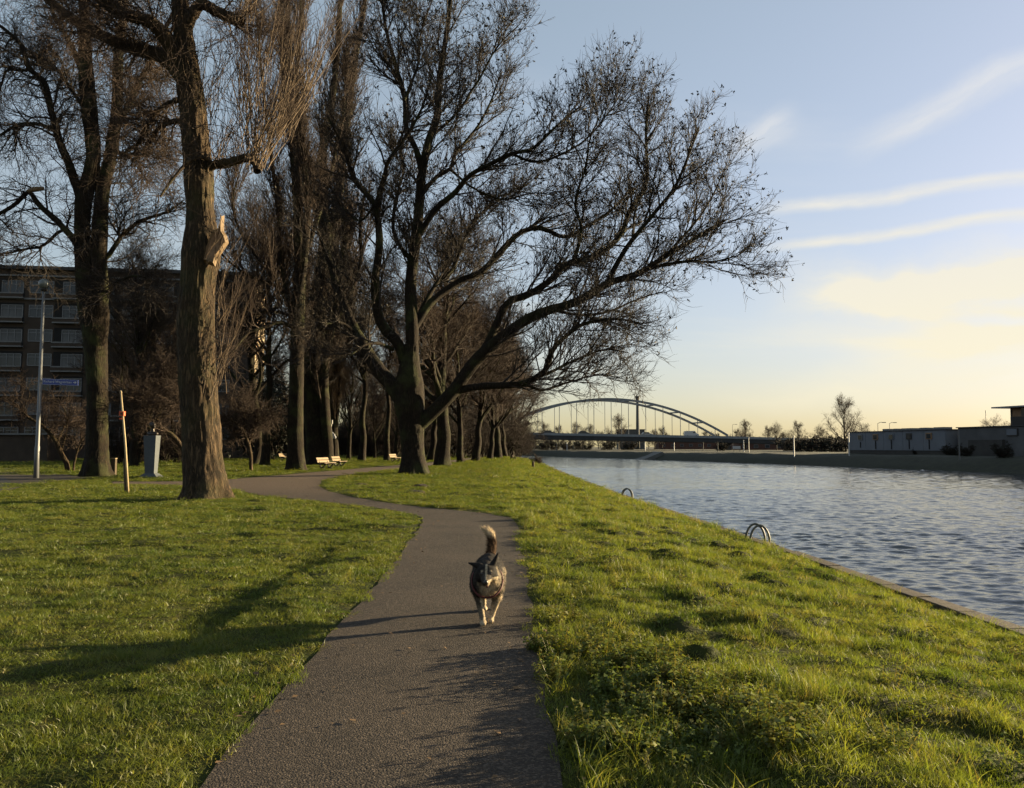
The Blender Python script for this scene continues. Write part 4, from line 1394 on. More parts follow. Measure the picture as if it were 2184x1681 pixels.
crooked('hawthorn_tree', 'low tangled tree arching over the stone pedestal with sunlit bare twigs', 46.0, (395, 962),
        [([(396, 972), (385, 950), (372, 935), (352, 922), (330, 912), (312, 890), (302, 872), (285, 850), (262, 836)], 0.0, -1.5, 0.15, 0.02), ([(372, 935), (366, 900), (360, 870), (372, 840), (352, 800), (340, 770)], 0, 1, 0.08, 0.02), ([(330, 912), (338, 880), (322, 850), (318, 815), (300, 790)], -.5, 1, 0.06, 0.02), ([(390, 955), (392, 910), (400, 870), (392, 820), (400, 770)], 0, 1.5, 0.08, 0.02),
         ([(352, 922), (340, 905), (345, 870), (380, 860)], 0, -1, .05, .02)],
        603, (170, 1200, 5200), 'twig_brown', (1.7, 1.0, 0.6))
crooked('hawthorn_tree', 'low tangled tree with sunlit bare twigs just right of the poplar trunk', 52.0, (535, 965),
        [([(536, 976), (530, 950), (520, 925), (505, 905), (490, 895), (478, 890)], 0, -1, 0.12, 0.02), ([(530, 950), (540, 920), (552, 898), (570, 885), (590, 885)], 0, .5, 0.09, 0.02), ([(522, 925), (520, 890), (508, 865), (512, 845)], 0, 1, 0.06, 0.02)],
        604, (100, 700, 2800), 'twig_brown', (1.4, 0.9, 0.55))

# ------------------------------------------------------------------ apartment block
BA = R(8)
BU = Vector((-math.cos(BA), -math.sin(BA), 0))      # along the facade, towards the left
BN = Vector((math.sin(BA), -math.cos(BA), 0))       # out of the facade
BC = Vector((-32.6, 103, 0))                        # right-hand corner
BH, BL, BD, ST = 23.2, 62.0, 8.0, 2.98
bld = thing('apartment_block', 'long seven-storey dark brick apartment block behind the trees, its narrow end wall sunlit', 'building', (BC.x, BC.y, 0))
brot = Matrix((( BU.x, BN.x, 0), (BU.y, BN.y, 0), (0, 0, 1)))


def bb(mb, s, n_, z, ls, ln, lz):
    """box on the facade: centre at (along, out, up), size the same way"""
    c = BC + BU * s + BN * n_ + Vector((0, 0, z))
    return mb.box(c, (ls, ln, lz), brot)


w = MB()
bb(w, BL / 2 + 0.25, -BD / 2, BH / 2, BL, BD, BH)
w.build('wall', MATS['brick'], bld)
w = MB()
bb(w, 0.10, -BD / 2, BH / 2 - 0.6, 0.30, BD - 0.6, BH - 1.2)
o = w.build('end_wall', MATS['brick_sunlit'], bld); o['label'] = 'sunlit end wall'
w = MB()
bb(w, BL / 2, -BD / 2 + 0.1, BH + 0.2, BL + 1.0, BD + 1.0, 0.4)
w.build('roof', MATS['roof_felt'], bld)
PER = 7.0
nb = 8
proto_w = {}


def window_piece(s, z, wd, ht, npan, out):
    key = (round(wd, 2), round(ht, 2), npan)
    c = BC + BU * s + BN * out + Vector((0, 0, z))
    if key not in proto_w:
        f = MB()
        fr = Matrix(brot)
        th = 0.09
        for dz in (-ht / 2, ht / 2):
            f.box(fr @ Vector((0, 0, dz)), (wd, 0.10, th), fr)
        for k in range(npan + 1):
            f.box(fr @ Vector((-wd / 2 + wd * k / npan, 0.002, 0)), (th, 0.11, ht), fr)
        f.box(fr @ Vector((0, 0.004, ht * 0.22)), (wd, 0.08, th * 0.8), fr)
        me1 = f.build('window', MATS['frame_white'], None, origin=(0, 0, 0))
        g = MB()
        g.box(fr @ Vector((0, -0.02, 0)), (wd - 0.02, 0.03, ht - 0.02), fr)
        g1 = g.build('pane', MATS['window_glass'], None, origin=(0, 0, 0))
        g2 = g1.data.copy()
        g2.materials.clear()
        g2.materials.append(MATS['curtain'])
        proto_w[key] = (me1.data, g1.data, g2)
        bpy.data.objects.remove(me1); bpy.data.objects.remove(g1)
    a, b, b2 = proto_w[key]
    b = b if random.random() < 0.55 else b2
    wo_ = bpy.data.objects.new('window', a); COL.objects.link(wo_); wo_.parent = bld; wo_.location = c - Vector(bld.location)
    po = bpy.data.objects.new('pane', b); COL.objects.link(po); po.parent = wo_


for fl in range(7):
    zc = 3.1 + fl * ST
    for bay in range(nb):
        s0 = 3.0 + bay * PER
        # plain three-light window
        window_piece(s0 + 1.3, zc + 0.1, 2.7, 1.45, 3, 0.05)
        # balcony: flat dark panel as painted shade of a deep bay, window on it, pale slab edge and parapet
        r_ = MB(); bb(r_, s0 + 5.0, 0.012, zc - 0.05, 3.5, 0.03, 2.3); r_.build('recess_shade', MATS['recess_shade_slot'], bld)
        window_piece(s0 + 4.6, zc + 0.05, 2.4, 1.5, 3, 0.08)
        sl = MB(); bb(sl, s0 + 5.0, 0.62, zc - 0.78, 3.6, 0.10, 0.16); bb(sl, s0 + 5.0, 0.35, zc - 1.32, 3.6, 0.68, 0.16)
        pa = sl.build('balcony', MATS['concrete_pale'], bld)
        pp = MB(); bb(pp, s0 + 5.0, 0.60, zc - 1.05, 3.56, 0.06, 0.42); pp.build('parapet', MATS['brick'], pa)
for z in (BH - 0.75, BH - 3.6):
    c = MB(); bb(c, BL / 2 + 0.3, 0.14, z, BL - 0.4, 0.26, 0.2); c.build('cornice', MATS['concrete_pale'], bld)
# end-bay balconies whose side screens catch the low sun
for zc, k in ((18.6, 1.0), (15.6, 0.7), (12.6, 0.55), (9.6, 0.5)):
    b_ = MB(); bb(b_, 4.3, 0.55, zc, 0.10, 1.05, 1.3 * k); b_.build('side_screen', MATS['panel_cream'], bld)
# long low roofs of sheds in front of the block
sh = thing('low_shed', 'long low dark shed with a pale roof edge at the foot of the apartment block', 'shed', (-58, 82, 0))
m1 = MB().box((-58, 82, 1.35), (26, 5, 2.7)); m1.build('wall', MATS['brick'], sh)
m1 = MB().box((-58, 82, 2.78), (26.6, 5.6, 0.16)); m1.build('roof', MATS['concrete_pale'], sh)

# ------------------------------------------------------------------ bridge
YB = 300.0
br = thing('arch_bridge', 'grey steel tied-arch road bridge across the canal', 'bridge', (P(1297, 953, YB).x, YB, 0))


def deckz(x):
    # the deck falls gently to the right
    return np.interp(x, [-60, 6.5, 78, 110, 150, 190], [7.4, 6.5, 5.2, 4.35, 3.2, 1.4])


xs = np.linspace(-60, 190, 60)
for nm, y0, y1, dz0, dz1, mt in (('deck', YB - 4, YB + 13, -2.2, -0.35, 'deck_grey'), ('parapet', YB - 4.2, YB - 4.0, -0.7, 0.15, 'steel_grey'), ('parapet', YB + 13.0, YB + 13.2, -0.7, 0.15, 'steel_grey')):
    m1 = MB()
    vs, fs = [], []
    for x in xs:
        z = float(deckz(x))
        vs += [(x, y0, z + dz0), (x, y1, z + dz0), (x, y1, z + dz1), (x, y0, z + dz1)]
    for i in range(len(xs) - 1):
        a, b = 4 * i, 4 * i + 4
        for k in range(4):
            k2 = (k + 1) % 4
            fs.append((a + k, b + k, b + k2, a + k2))
    fs += [(0, 1, 2, 3), (4 * len(xs) - 1, 4 * len(xs) - 2, 4 * len(xs) - 3, 4 * len(xs) - 4)]
    m1.add(vs, fs)
    m1.build(nm, MATS[mt], br)
for (uc, Yr, first) in ((1297, YB, 0.18), (1276.5, YB + 8.8, 0.38)):
    xc = (uc - CX) / F * Yr
    L = 43.8
    hgt = 13.4
    zb = 5.6
    n = 44
    top, bot = [], []
    m1 = MB()
    vs, fs = [], []
    for i in range(n + 1):
        q = -1 + 2 * i / n
        x = xc + q * L
        z = zb + hgt * (1 - q * q)
        dz = 0.40
        vs += [(x, Yr - 0.5, z - dz), (x, Yr + 0.5, z - dz), (x, Yr + 0.5, z + dz), (x, Yr - 0.5, z + dz)]
    for i in range(n):
        a, b = 4 * i, 4 * i + 4
        for k in range(4):
            k2 = (k + 1) % 4
            fs.append((a + k, b + k, b + k2, a + k2))
    m1.add(vs, fs)
    m1.build('arch_rib', MATS['steel_grey'], br)
    for k in range(-7, 7):
        x = xc + (k + first) * 6.33
        q = (x - xc) / L
        if abs(q) > 0.95:
            continue
        z1 = zb + hgt * (1 - q * q) - 0.5
        z0 = float(deckz(x)) - 0.4
        if z1 - z0 < 0.6:
            continue
        hg = MB().tube([(x, Yr, z0), (x, Yr, z1)], 0.13 if Yr == YB else 0.11, 6)
        hg.build('hanger', MATS['steel_grey'], br)
for k in range(9):
    q = -0.8 + 0.2 * k
    xa = (1297 - CX) / F * YB + q * 43.8
    xb = (1276.5 - CX) / F * (YB + 8.8) + q * 43.8
    z = 5.6 + 13.4 * (1 - q * q)
    MB().tube([(xa, YB, z), (xb, YB + 8.8, z)], 0.28, 6).build('cross_brace', MATS['steel_grey'], br)
for x in (79.0, 112.0, -20.0):
    pm = MB()
    for yy in (YB, YB + 8.8):
        pm.box((x, yy, (float(deckz(x)) - 2.0 - 1.6) / 2 + 0.1), (1.6, 1.6, float(deckz(x)) - 1.7 + 1.2))
    pm.box((x, YB + 4.4, float(deckz(x)) - 2.2), (2.0, 14, 0.7))
    pm.build('pier', MATS['concrete_far'], br)
# landing of pale concrete on the far bank
jx = P(1549, 980, 205)
jt = thing('bank_landing', 'pale sloping concrete landing in the far bank below the bridge end', 'landing', (fbx(205) + 1.5, 205, -0.9))
m1 = MB()
bx = fbx(205)
m1.add([(bx - 1.5, 196, -1.7), (bx - 1.5, 214, -1.7), (bx + 4, 212, 0.35), (bx + 4, 198, 0.35), (bx + 6, 198, -1.8), (bx + 6, 212, -1.8)], [(0, 3, 2, 1), (0, 1, 5, 4), (3, 4, 5, 2), (0, 4, 3), (1, 2, 5)])
m1.build('ramp', MATS['concrete_far'], jt)

cars = []


def small_car(label, x, y, rz, m, van=False):
    z = float(deckz(x)) - 0.33
    t = thing('van' if van else 'car', label, 'van' if van else 'car', (x, y, z), 'vehicles crossing the bridge')
    L_, W_, = (5.2, 1.95) if van else (4.3, 1.75)
    prof = [(-L_ / 2, .35), (-L_ / 2, .95), (-L_ / 2 + .1, 2.1), (L_ / 2 - 1.5, 2.2), (L_ / 2 - .7, 1.25), (L_ / 2, 1.05), (L_ / 2, .35)] if van else [(-L_ / 2, .35), (-L_ / 2, .85), (-L_ / 2 + .35, .95), (-L_ / 2 + .9, 1.45), (L_ / 2 - 1.7, 1.48), (L_ / 2 - 1.0, .95), (L_ / 2, .80), (L_ / 2, .35)]
    n = len(prof)
    b = MB()
    b.add([(x + px, y - W_ / 2, z + pz) for px, pz in prof] + [(x + px, y + W_ / 2, z + pz) for px, pz in prof],
          [tuple(range(n)), tuple(reversed(range(n, 2 * n)))] + [(i, n + i, n + (i + 1) % n, (i + 1) % n) for i in range(n)])
    b.build('body', MATS[m], t, bevel=0.05)
    g = MB().box((x + (L_ / 2 - 1.75 if van else -0.25), y - W_ / 2 - 0.003, z + (1.6 if van else 1.18)), (0.8 if van else 1.9, 0.02, 0.42))
    g.build('side_window', MATS['window_glass'], t)
    for dx in (-L_ * .3, L_ * .3):
        for dy in (-W_ / 2, W_ / 2):
            MB().tube([(x + dx, y + dy - .1, z + .32), (x + dx, y + dy + .1, z + .32)], 0.32, 10).build('wheel', MATS['rubber'], t)
    return t


for u, m, van, lab in ((1170, 'car_dark', False, 'dark car on the left part of the arch bridge'), (1244, 'car_dark', False, 'dark car under the crown of the arch bridge'), (1378, 'car_silver', False, 'silver car just right of the tall chimney on the bridge'), (1472, 'car_white', True, 'white van near the right foot of the arch')):
    small_car(lab, (u - CX) / F * YB, YB - 1.5, 0, m, van)
# chimney beyond the bridge
Yc = 420.0
cx_ = (1360 - CX) / F * Yc
ch = thing('chimney', 'tall slender pale chimney with a flared top rising behind the bridge', 'chimney', (cx_, Yc, 0))
ztop = EYE + (953 - 845) / F * Yc
MB().lathe([(1.05, -0.3), (0.85, ztop * .5), (0.68, ztop - 2.6)], (cx_, Yc, 0), 14).build('shaft', MATS['concrete_far'], ch, smooth=True)
MB().lathe([(0.68, ztop - 2.6), (1.05, ztop - 1.2), (1.05, ztop - .5), (1.3, ztop - .45), (1.3, ztop)], (cx_, Yc, 0), 14).build('cap', MATS['concrete_far'], ch)

# ------------------------------------------------------------------ far side of the canal
def facade_frame(a, b):
    """unit vectors along and out of (towards the canal) a wall from a to b"""
    uu = (Vector(b) - Vector(a)); L_ = uu.length; uu.normalize()
    return uu, Vector((uu.y, -uu.x, 0)), L_


wa, wb_ = Vector((61.8, 150.5, 0)), Vector((66.6, 126.0, 0))
uu, nn, LW = facade_frame(wa, wb_)
wr = Matrix(((uu.x, nn.x, 0), (uu.y, nn.y, 0), (0, 0, 1)))
wh = thing('warehouse', 'low grey panelled warehouse with small square windows above dark slots', 'building', (wa.x, wa.y, 0))


def wbx(mb, s, n_, z, ls, ln, lz, a=wa, u_=uu, n2=nn, r_=wr):
    return mb.box(a + u_ * s + n2 * n_ + Vector((0, 0, z)), (ls, ln, lz), r_)


HW = 4.15
for i in range(5):
    m1 = MB(); wbx(m1, LW * (i + .5) / 5, -8, (HW + .95) / 2, LW / 5 - 0.06, 16, HW - .95); m1.build('wall_panel', MATS['shed_grey'], wh)
m1 = MB(); wbx(m1, LW / 2, -8.1, .45, LW, 16, 1.0); m1.build('plinth', MATS['shed_dark'], wh)
m1 = MB(); wbx(m1, LW / 2, -8, HW + .05, LW + .3, 16.3, 0.12); m1.build('roof', MATS['roof_felt'], wh)
for i, (t_, m) in enumerate(((0.14, 'concrete_pale'), (0.315, 'timber_clad'), (0.485, 'shed_grey'), (0.665, 'shed_dark'), (0.855, 'timber_clad'))):
    m1 = MB(); wbx(m1, LW * t_, 0.05, 3.25, 1.35, 0.16, 1.0)
    fr_ = m1.build('window', MATS['frame_white' if m == 'concrete_pale' else m], wh)
    m1 = MB(); wbx(m1, LW * t_, 0.14, 3.22, 0.95, 0.06, 0.72); m1.build('pane', MATS['window_glass'], fr_)
    m1 = MB(); wbx(m1, LW * t_, 0.03, 1.9, 0.16, 0.14, 1.5 if i else 1.0); m1.build('slot', MATS['recess_shade_slot'], wh)
for t_, s_ in ((0.3, 1.6), (0.40, 0.6), (0.52, 2.5), (0.68, 1.4), (0.83, 2.2)):
    m1 = MB(); wbx(m1, LW * t_, -3, HW + .34, s_, 1.6, 0.36); m1.build('roof_unit', MATS['concrete_pale'], wh)

wa2, wb2 = Vector((66.9, 124.6, 0)), Vector((72.6, 96.0, 0))
uu2, nn2, LW2 = facade_frame(wa2, wb2)
wr2 = Matrix(((uu2.x, nn2.x, 0), (uu2.y, nn2.y, 0), (0, 0, 1)))
dk = thing('factory_hall', 'long low grey factory hall with a pale upper window, right of the grey warehouse', 'building', (wa2.x, wa2.y, 0))
A2 = dict(a=wa2, u_=uu2, n2=nn2, r_=wr2)
mat('hall_grey', (0.075, 0.076, 0.076), 0.8, 0.2, 0.5)
m1 = MB(); wbx(m1, LW2 / 2, -9, 2.2, LW2, 16, 4.4, **A2); m1.build('wall', MATS['hall_grey'], dk)
m1 = MB(); wbx(m1, LW2 / 2, -8.9, 4.45, LW2 + .3, 16.3, 0.14, **A2); m1.build('roof', MATS['roof_felt'], dk)
for t_, m in ((0.36, 'shed_grey'), (0.47, 'window_glass'), (0.57, 'shed_grey'), (0.68, 'window_glass'), (0.82, 'shed_grey')):
    m1 = MB(); wbx(m1, LW2 * t_, -0.9, 3.6, 2.0, 0.2, 1.0, **A2); f_ = m1.build('window', MATS['shed_dark'], dk)
    m1 = MB(); wbx(m1, LW2 * t_, -0.79, 3.6, 1.8, 0.04, 0.84, **A2); m1.build('pane', MATS[m], f_)
m1 = MB(); wbx(m1, LW2 * .2, -0.75, 1.3, 6.5, 0.5, 2.5, **A2); m1.build('gate', MATS['shed_dark'], dk)

wa3, wb3 = Vector((70.9, 116.5, 0)), Vector((76.5, 92.0, 0))
uu3, nn3, LW3 = facade_frame(wa3, wb3)
wr3 = Matrix(((uu3.x, nn3.x, 0), (uu3.y, nn3.y, 0), (0, 0, 1)))
A3 = dict(a=wa3, u_=uu3, n2=nn3, r_=wr3)
tw = thing('office_tower', 'dark taller block with an overhanging flat roof and a lit timber strip under it', 'building', (wa3.x, wa3.y, 0))
m1 = MB(); wbx(m1, LW3 / 2, -6, 2.9, LW3, 12, 5.8, **A3); m1.build('wall', MATS['shed_dark'], tw)
m1 = MB(); wbx(m1, LW3 / 2 - .05, -5.9, 6.4, LW3 - .1, 11.7, 1.3, **A3); m1.build('clerestory', MATS['timber_clad'], tw)
for k in range(7):
    m1 = MB(); wbx(m1, 0.2 + k * 3.4, -0.02, 6.42, 0.16, 0.22, 1.28, **A3); m1.build('post', MATS['shed_dark'], tw)
for k in range(7):
    m1 = MB(); wbx(m1, 2.4 + k * 3.4, 0.0, 6.4, 0.9, 0.14, 1.1, **A3); m1.build('pane', MATS['window_glass'], tw)
m1 = MB(); wbx(m1, LW3 / 2 - .8, -5.5, 7.16, LW3 + 2.4, 13.6, 0.2, **A3); m1.build('roof', MATS['steel_grey'], tw)
m1 = MB(); wbx(m1, LW3 / 2, 0.35, 1.7, LW3 - 1, 0.7, 3.0, **A3); m1.build('annex', MATS['shed_dark'], tw)

# low brick building and hall behind the bridge
for x0, x1, Y, hh, m, lab in ((1405, 1560, 430, 4.2, 'brick_far', 'long low reddish brick building seen under the bridge deck'), (1575, 1672, 330, 3.2, 'brick_far', 'low reddish wall of a building right of the bridge pier'), (1320, 1375, 480, 11.5, 'concrete_far', 'pale yellowish hall at the foot of the chimney')):
    xa, xb = (x0 - CX) / F * Y, (x1 - CX) / F * Y
    b_ = thing('brick_building' if m == 'brick_far' else 'hall', lab, 'building', ((xa + xb) / 2, Y, 0))
    MB().box(((xa + xb) / 2, Y + 6, hh / 2), (xb - xa, 12, hh)).build('wall', MATS[m], b_)
    MB().box(((xa + xb) / 2, Y + 6, hh + .15), (xb - xa + .6, 12.6, 0.3)).build('roof', MATS['roof_felt'], b_)
    nw = max(3, int((xb - xa) / 4.5))
    for k in range(nw):
        f_ = MB().box((xa + (k + .5) * (xb - xa) / nw, Y - .03, hh * .55), (1.8, 0.12, 1.4)).build('window', MATS['frame_white'], b_)
        MB().box((xa + (k + .5) * (xb - xa) / nw, Y - .10, hh * .55), (1.5, 0.04, 1.15)).build('pane', MATS['window_glass'], f_)

# far trees
farA = bare_tree('far_tree', 11.0, 0.30, 451, 0.14, 0.66, 30, (150, 900, 3400), (0.18, 0.11, 0.065), (0.03, 0.016, 0.011), ('twig_far', 'twig_far'), 0.0, 0.15, 0.80)
farB = bare_tree('far_tree', 9.0, 0.26, 452, 0.18, 0.66, 28, (150, 900, 3200), (0.19, 0.12, 0.07), (0.03, 0.016, 0.011), ('twig_far', 'twig_far'), 0.0, 0.05, 1.05)
ftl = [
    (1800, 205, 1.08, 'A', 'tall fan-shaped bare tree left of the grey warehouse'), (1836, 215, 0.75, 'B', 'small bare tree leaning behind the end of the grey warehouse'),
    (2118, 130, 0.58, 'B', 'round bare tree standing before the dark taller block'), (1588, 300, 0.85, 'A', 'lone bare tree right of the bridge arch, beside a lamp post'),
    (1655, 280, 0.9, 'B', 'bare tree with a ragged crown right of the lone tree'), (1700, 270, 0.75, 'A', 'bare tree behind the tall white pole'), (1748, 250, 0.75, 'B', 'low bare tree at the right end of the bridge ramp'),
    (1320, 380, 1.25, 'A', 'bare tree behind the bridge just left of the chimney'), (1296, 390, 0.95, 'B', 'loose bare tree behind the hangers under the crown of the arch'), (1395, 400, 0.9, 'B', 'bare tree behind the bridge just right of the chimney'), (1412, 420, 0.9, 'A', 'second bare tree right of the chimney'),
]
for u, Y, sc, k, lab in ftl:
    x = (u - CX) / F * Y
    inst(farA if k == 'A' else farB, x, Y, rngp.uniform(0, 6), sc, lab, 'bare trees across the canal', z=0.2)
for k in range(34):
    u = 1125 + k * 17 + rngp.uniform(-6, 6)
    Y = rngp.uniform(430, 520)
    o = inst((farA, farB)[k % 2], (u - CX) / F * Y, Y, rngp.uniform(0, 6), rngp.uniform(0.7, 1.15) * (1.15 if u < 1250 else 0.95), 'small bare tree in the line along the horizon beyond the bridge', 'far trees along the horizon', z=-0.2)
    HORT.append((u, o))
farth = thicket('bank_shrub', 3.6, 5.0, 511, (14, 90, 360, 1200), 'shrub_twig', 700, (0.05, 0.035, 0.03))
shr = [(1160, 345, 1.3), (1205, 350, 1.2), (1255, 350, 1.0), (1300, 345, 1.3), (1345, 330, 1.2), (1130, 352, 1.7), (1180, 360, 1.6), (1230, 358, 1.4), (1540, 260, 0.9), (1700, 240, 1.2), (1725, 220, 1.2), (1750, 215, 1.3), (1775, 205, 1.3), (1795, 195, 1.1), (1680, 250, 1.2), (2022, 121, 0.5), (2058, 115, 0.5), (2135, 104, 0.55), (1900, 140, .25), (1950, 133, .2)]
for u, Y, sc in shr:
    o = inst(farth, (u - CX) / F * Y, Y, rngp.uniform(0, 6), (sc * 1.5, sc * 1.5, sc * (.9 if sc > .3 else 1.5)), 'dark shrub on top of the far canal bank', 'shrubs on the far bank', z=0.15)
    FARSH.append((u, o))
for it, kd in ((GROVE, 'dark bare grove tree'), (FRONT, 'reddish park tree'), (THK, 'dark thicket far back'), (THF, 'reddish shrub'), (FARSH, 'dark far-bank shrub'), (HORT, 'small horizon tree')):
    label_by_gap(it, kd)


def street_lamp_far(label, x, y, h, side=1, arm=1.6, m='lamp_metal', z=0.1, r=0.09):
    t = thing('street_lamp', label, 'street lamp', (x, y, z), 'street lamps across the canal')
    MB().tube([(x, y, z - .2), (x, y, z + h)], [r * 1.2, r * .7], 6).build('pole', MATS[m], t)
    MB().tube([(x, y, z + h - .05), (x + side * arm * .5, y, z + h + .22), (x + side * arm, y, z + h + .2)], r * .6, 6).build('arm', MATS[m], t)
    MB().box((x + side * (arm + .25), y, z + h + .17), (0.8, 0.3, 0.16)).build('lamp_head', MATS[m], t)
    return t


for u, Y, h, sd, lab in ((1578, 305, 10.5, 1, 'street lamp at the right end of the arch, its arm pointing right'), (1562, 320, 10.0, 1, 'street lamp close to the right foot of the arch'), (1704, 300, 9.2, 1, 'street lamp rising behind the tall white pole'), (1872, 190, 6.9, 1, 'street lamp behind the left half of the grey warehouse'), (1897, 215, 7.6, 1, 'street lamp behind the middle of the grey warehouse')):
    street_lamp_far(lab, (u - CX) / F * Y, Y, h, sd, 1.2)


def plain_pole(label, u, v0, v1, Y, r, m, cat='pole', group='poles along the far bank'):
    x = (u - CX) / F * Y
    z0, z1 = EYE + (953 - v0) / F * Y, EYE + (953 - v1) / F * Y
    t = thing('pole', label, cat, (x, Y, z0), group)
    MB().tube([(x, Y, z0 - .5), (x, Y, z1)], [r * 1.1, r * .8], 7).build('shaft', MATS[m], t)
    MB().tube([(x, Y, z1), (x, Y, z1 + .12)], [r * 1.3, r * 1.3], 7).build('cap', MATS[m], t)


for u, v0, v1, Y, r, m, lab in ((1692, 969, 931, 146, .10, 'white_paint', 'tall white pole on the far bank right of the bridge'), (1809, 965, 925, 128, .10, 'white_paint', 'white pole beside the left corner of the grey warehouse'), (2044, 972, 920, 104, .08, 'lamp_metal', 'grey pole at the right end of the grey warehouse'),
                                (1585, 966, 940, 190, .12, 'white_paint', 'short pale pole under the right bridge ramp'), (1596, 967, 934, 185, .08, 'lamp_metal', 'thin grey pole under the right bridge ramp'), (1140, 966, 944, 290, .13, 'concrete_far', 'pale pole under the left part of the deck'), (1187, 967, 943, 285, .13, 'concrete_far', 'pale pole left of centre under the deck'),
                                (1209, 966, 945, 285, .16, 'white_paint', 'bright pole under the deck, left of the dark shrubs'), (1222, 966, 943, 285, .13, 'concrete_far', 'pale pole beside the bright one under the deck'), (1318, 967, 944, 280, .14, 'concrete_far', 'pale pole under the deck below the chimney side'), (1375, 967, 945, 270, .14, 'white_paint', 'pale pole right of the chimney under the deck'), (1437, 967, 945, 260, .14, 'white_paint', 'pale pole under the white van'), (1499, 967, 945, 240, .13, 'concrete_far', 'pale pole under the deck left of the pier'),
                                (2103, 940, 877, 150, .07, 'lamp_metal', 'thin mast above the dark factory hall'), (1530, 972, 947, 215, .12, 'concrete_far', 'pale post beside the bank landing')):
    plain_pole(lab, u, v0, v1, Y, r, m)
sx, sy = (1570 - CX) / F * 200, 200
ws = thing('waterway_sign', 'small pale rectangular sign on the far bank right of the pier', 'sign', (sx, sy, 0.2))
MB().box((sx, sy, EYE + (953 - 965) / F * 200 + 1.2), (1.9, 0.06, 0.7)).build('board', MATS['white_paint'], ws)
for dx in (-.7, .7):
    MB().box((sx + dx, sy + .06, .6), (0.08, 0.05, 1.6)).build('leg', MATS['lamp_metal'], ws)



# ------------------------------------------------------------------ quay edge
qw = thing('quay_wall', 'low canal quay wall with a brown stone coping along the grass edge', 'wall', (edge_x(20.0), 20.0, QUAY_Z))
ysq = np.concatenate([np.arange(-8, 60, 2.0), np.geomspace(60, 420, 40)])
m1 = MB()
vs, fs = [], []
for y in ysq:
    x = float(edge_x(y))
    vs += [(x - .02, y, QUAY_Z - .02), (x + .24, y, QUAY_Z - .02), (x + .30, y, WATER_Z - .6)]
for i in range(len(ysq) - 1):
    a, b = 3 * i, 3 * i + 3
    fs += [(a, a + 1, b + 1, b), (a + 1, a + 2, b + 2, b + 1)]
m1.add(vs, fs)
m1.build('wall', MATS['quay_brick'], qw)
stone_me = MB().box((0, 0, 0), (0.26, 0.985, 0.10)).build('capstone', MATS['capstone'], None, bevel=0.015, origin=(0, 0, 0))
sd_ = stone_me.data
bpy.data.objects.remove(stone_me)
rq = np.random.default_rng(3)
y = 3.0
while y < 62:
    x0, x1 = float(edge_x(y - .5)), float(edge_x(y + .5))
    o = bpy.data.objects.new('capstone', sd_)
    COL.objects.link(o)
    o.parent = qw
    o.location = Vector(((x0 + x1) / 2 + .10 + rq.normal(0, .01), y, QUAY_Z + 0.020 + rq.normal(0, .008))) - Vector(qw.location)
    o.rotation_euler = (rq.normal(0, .006), rq.normal(0, .012), -math.atan2(x1 - x0, 1.0))
    y += 1.0
m1 = MB()
ysl = np.concatenate([np.arange(62, 120, 4.0), np.geomspace(121, 420, 30)])
for i in range(len(ysl) - 1):
    a, b = ysl[i], ysl[i + 1]
    xa, xb = float(edge_x(a)), float(edge_x(b))
    m1.add([(xa - .06, a, QUAY_Z + .1), (xa + .30, a, QUAY_Z + .1), (xb + .30, b, QUAY_Z + .1), (xb - .06, b, QUAY_Z + .1), (xa + .30, a, QUAY_Z - .05), (xb + .30, b, QUAY_Z - .05)], [(0, 1, 2, 3), (1, 4, 5, 2)])
m1.build('coping', MATS['capstone'], qw)


def ladder(label, y):
    x = float(edge_x(y))
    t = thing('quay_ladder', label, 'ladder', (x, y, QUAY_Z), 'ladders with arched handrails on the quay edge')
    for dy in (-0.17, 0.17):
        pts = []
        for k in range(13):
            a = math.pi * k / 12
            pts.append((x + 0.12 - math.cos(a) * 0.22, y + dy, QUAY_Z + 0.02 + math.sin(a) * 0.38))
        pts = [(pts[0][0], y + dy, QUAY_Z - 0.12)] + pts + [(pts[-1][0], y + dy, WATER_Z - .4)]
        MB().tube(pts, 0.026, 8).build('handrail', MATS['rail_metal'], t, smooth=True)
    for z in np.arange(WATER_Z + .1, QUAY_Z + .1, 0.28):
        MB().tube([(x + .34, y - .17, z), (x + .34, y + .17, z)], 0.016, 6).build('rung', MATS['rail_metal'], t, smooth=True)
    return t


ladder('arched handrails of the nearer quay ladder at the grass edge', 18.6)
ladder('small arched handrails of the farther quay ladder, beyond the first', 34.5)
# mooring post and small shapes on the far part of the bank
yb = 70.0
bx = P(1137, 990, yb).x
mp_ = thing('mooring_post', 'short dark wooden post on the bank edge under the bridge', 'post', (bx, yb, hz(bx, yb)))
MB().tube([(bx, yb, hz(bx, yb) - .2), (bx, yb, hz(bx, yb) + .50)], [0.12, 0.10], 8).build('shaft', MATS['stake_dark'], mp_)
MB().tube([(bx, yb, hz(bx, yb) + .505), (bx, yb, hz(bx, yb) + .56)], [0.11, 0.07], 8).build('top', MATS['stake_dark'], mp_)
yb = 104.0
bx = P(1092, 968, yb).x
sp_ = thing('tree_stump', 'small dark stump at the far end of the grass bank', 'stump', (bx, yb, hz(bx, yb)))
MB().tube([(bx, yb, hz(bx, yb) - .1), (bx, yb, hz(bx, yb) + .25), (bx, yb, hz(bx, yb) + .55)], [0.30, 0.24, 0.14], 9).build('stump', MATS['stake_dark'], sp_)
MB().tube([(bx + .4, yb, hz(bx, yb) - .1), (bx + .42, yb, hz(bx, yb) + .32)], [0.16, 0.10], 8).build('root', MATS['stake_dark'], sp_)
edge_sh = thicket('bank_bush', 1.1, 1.8, 521, (12, 60, 260, 900), 'twig_brown', 0, (0.02, 0.012, 0.01))
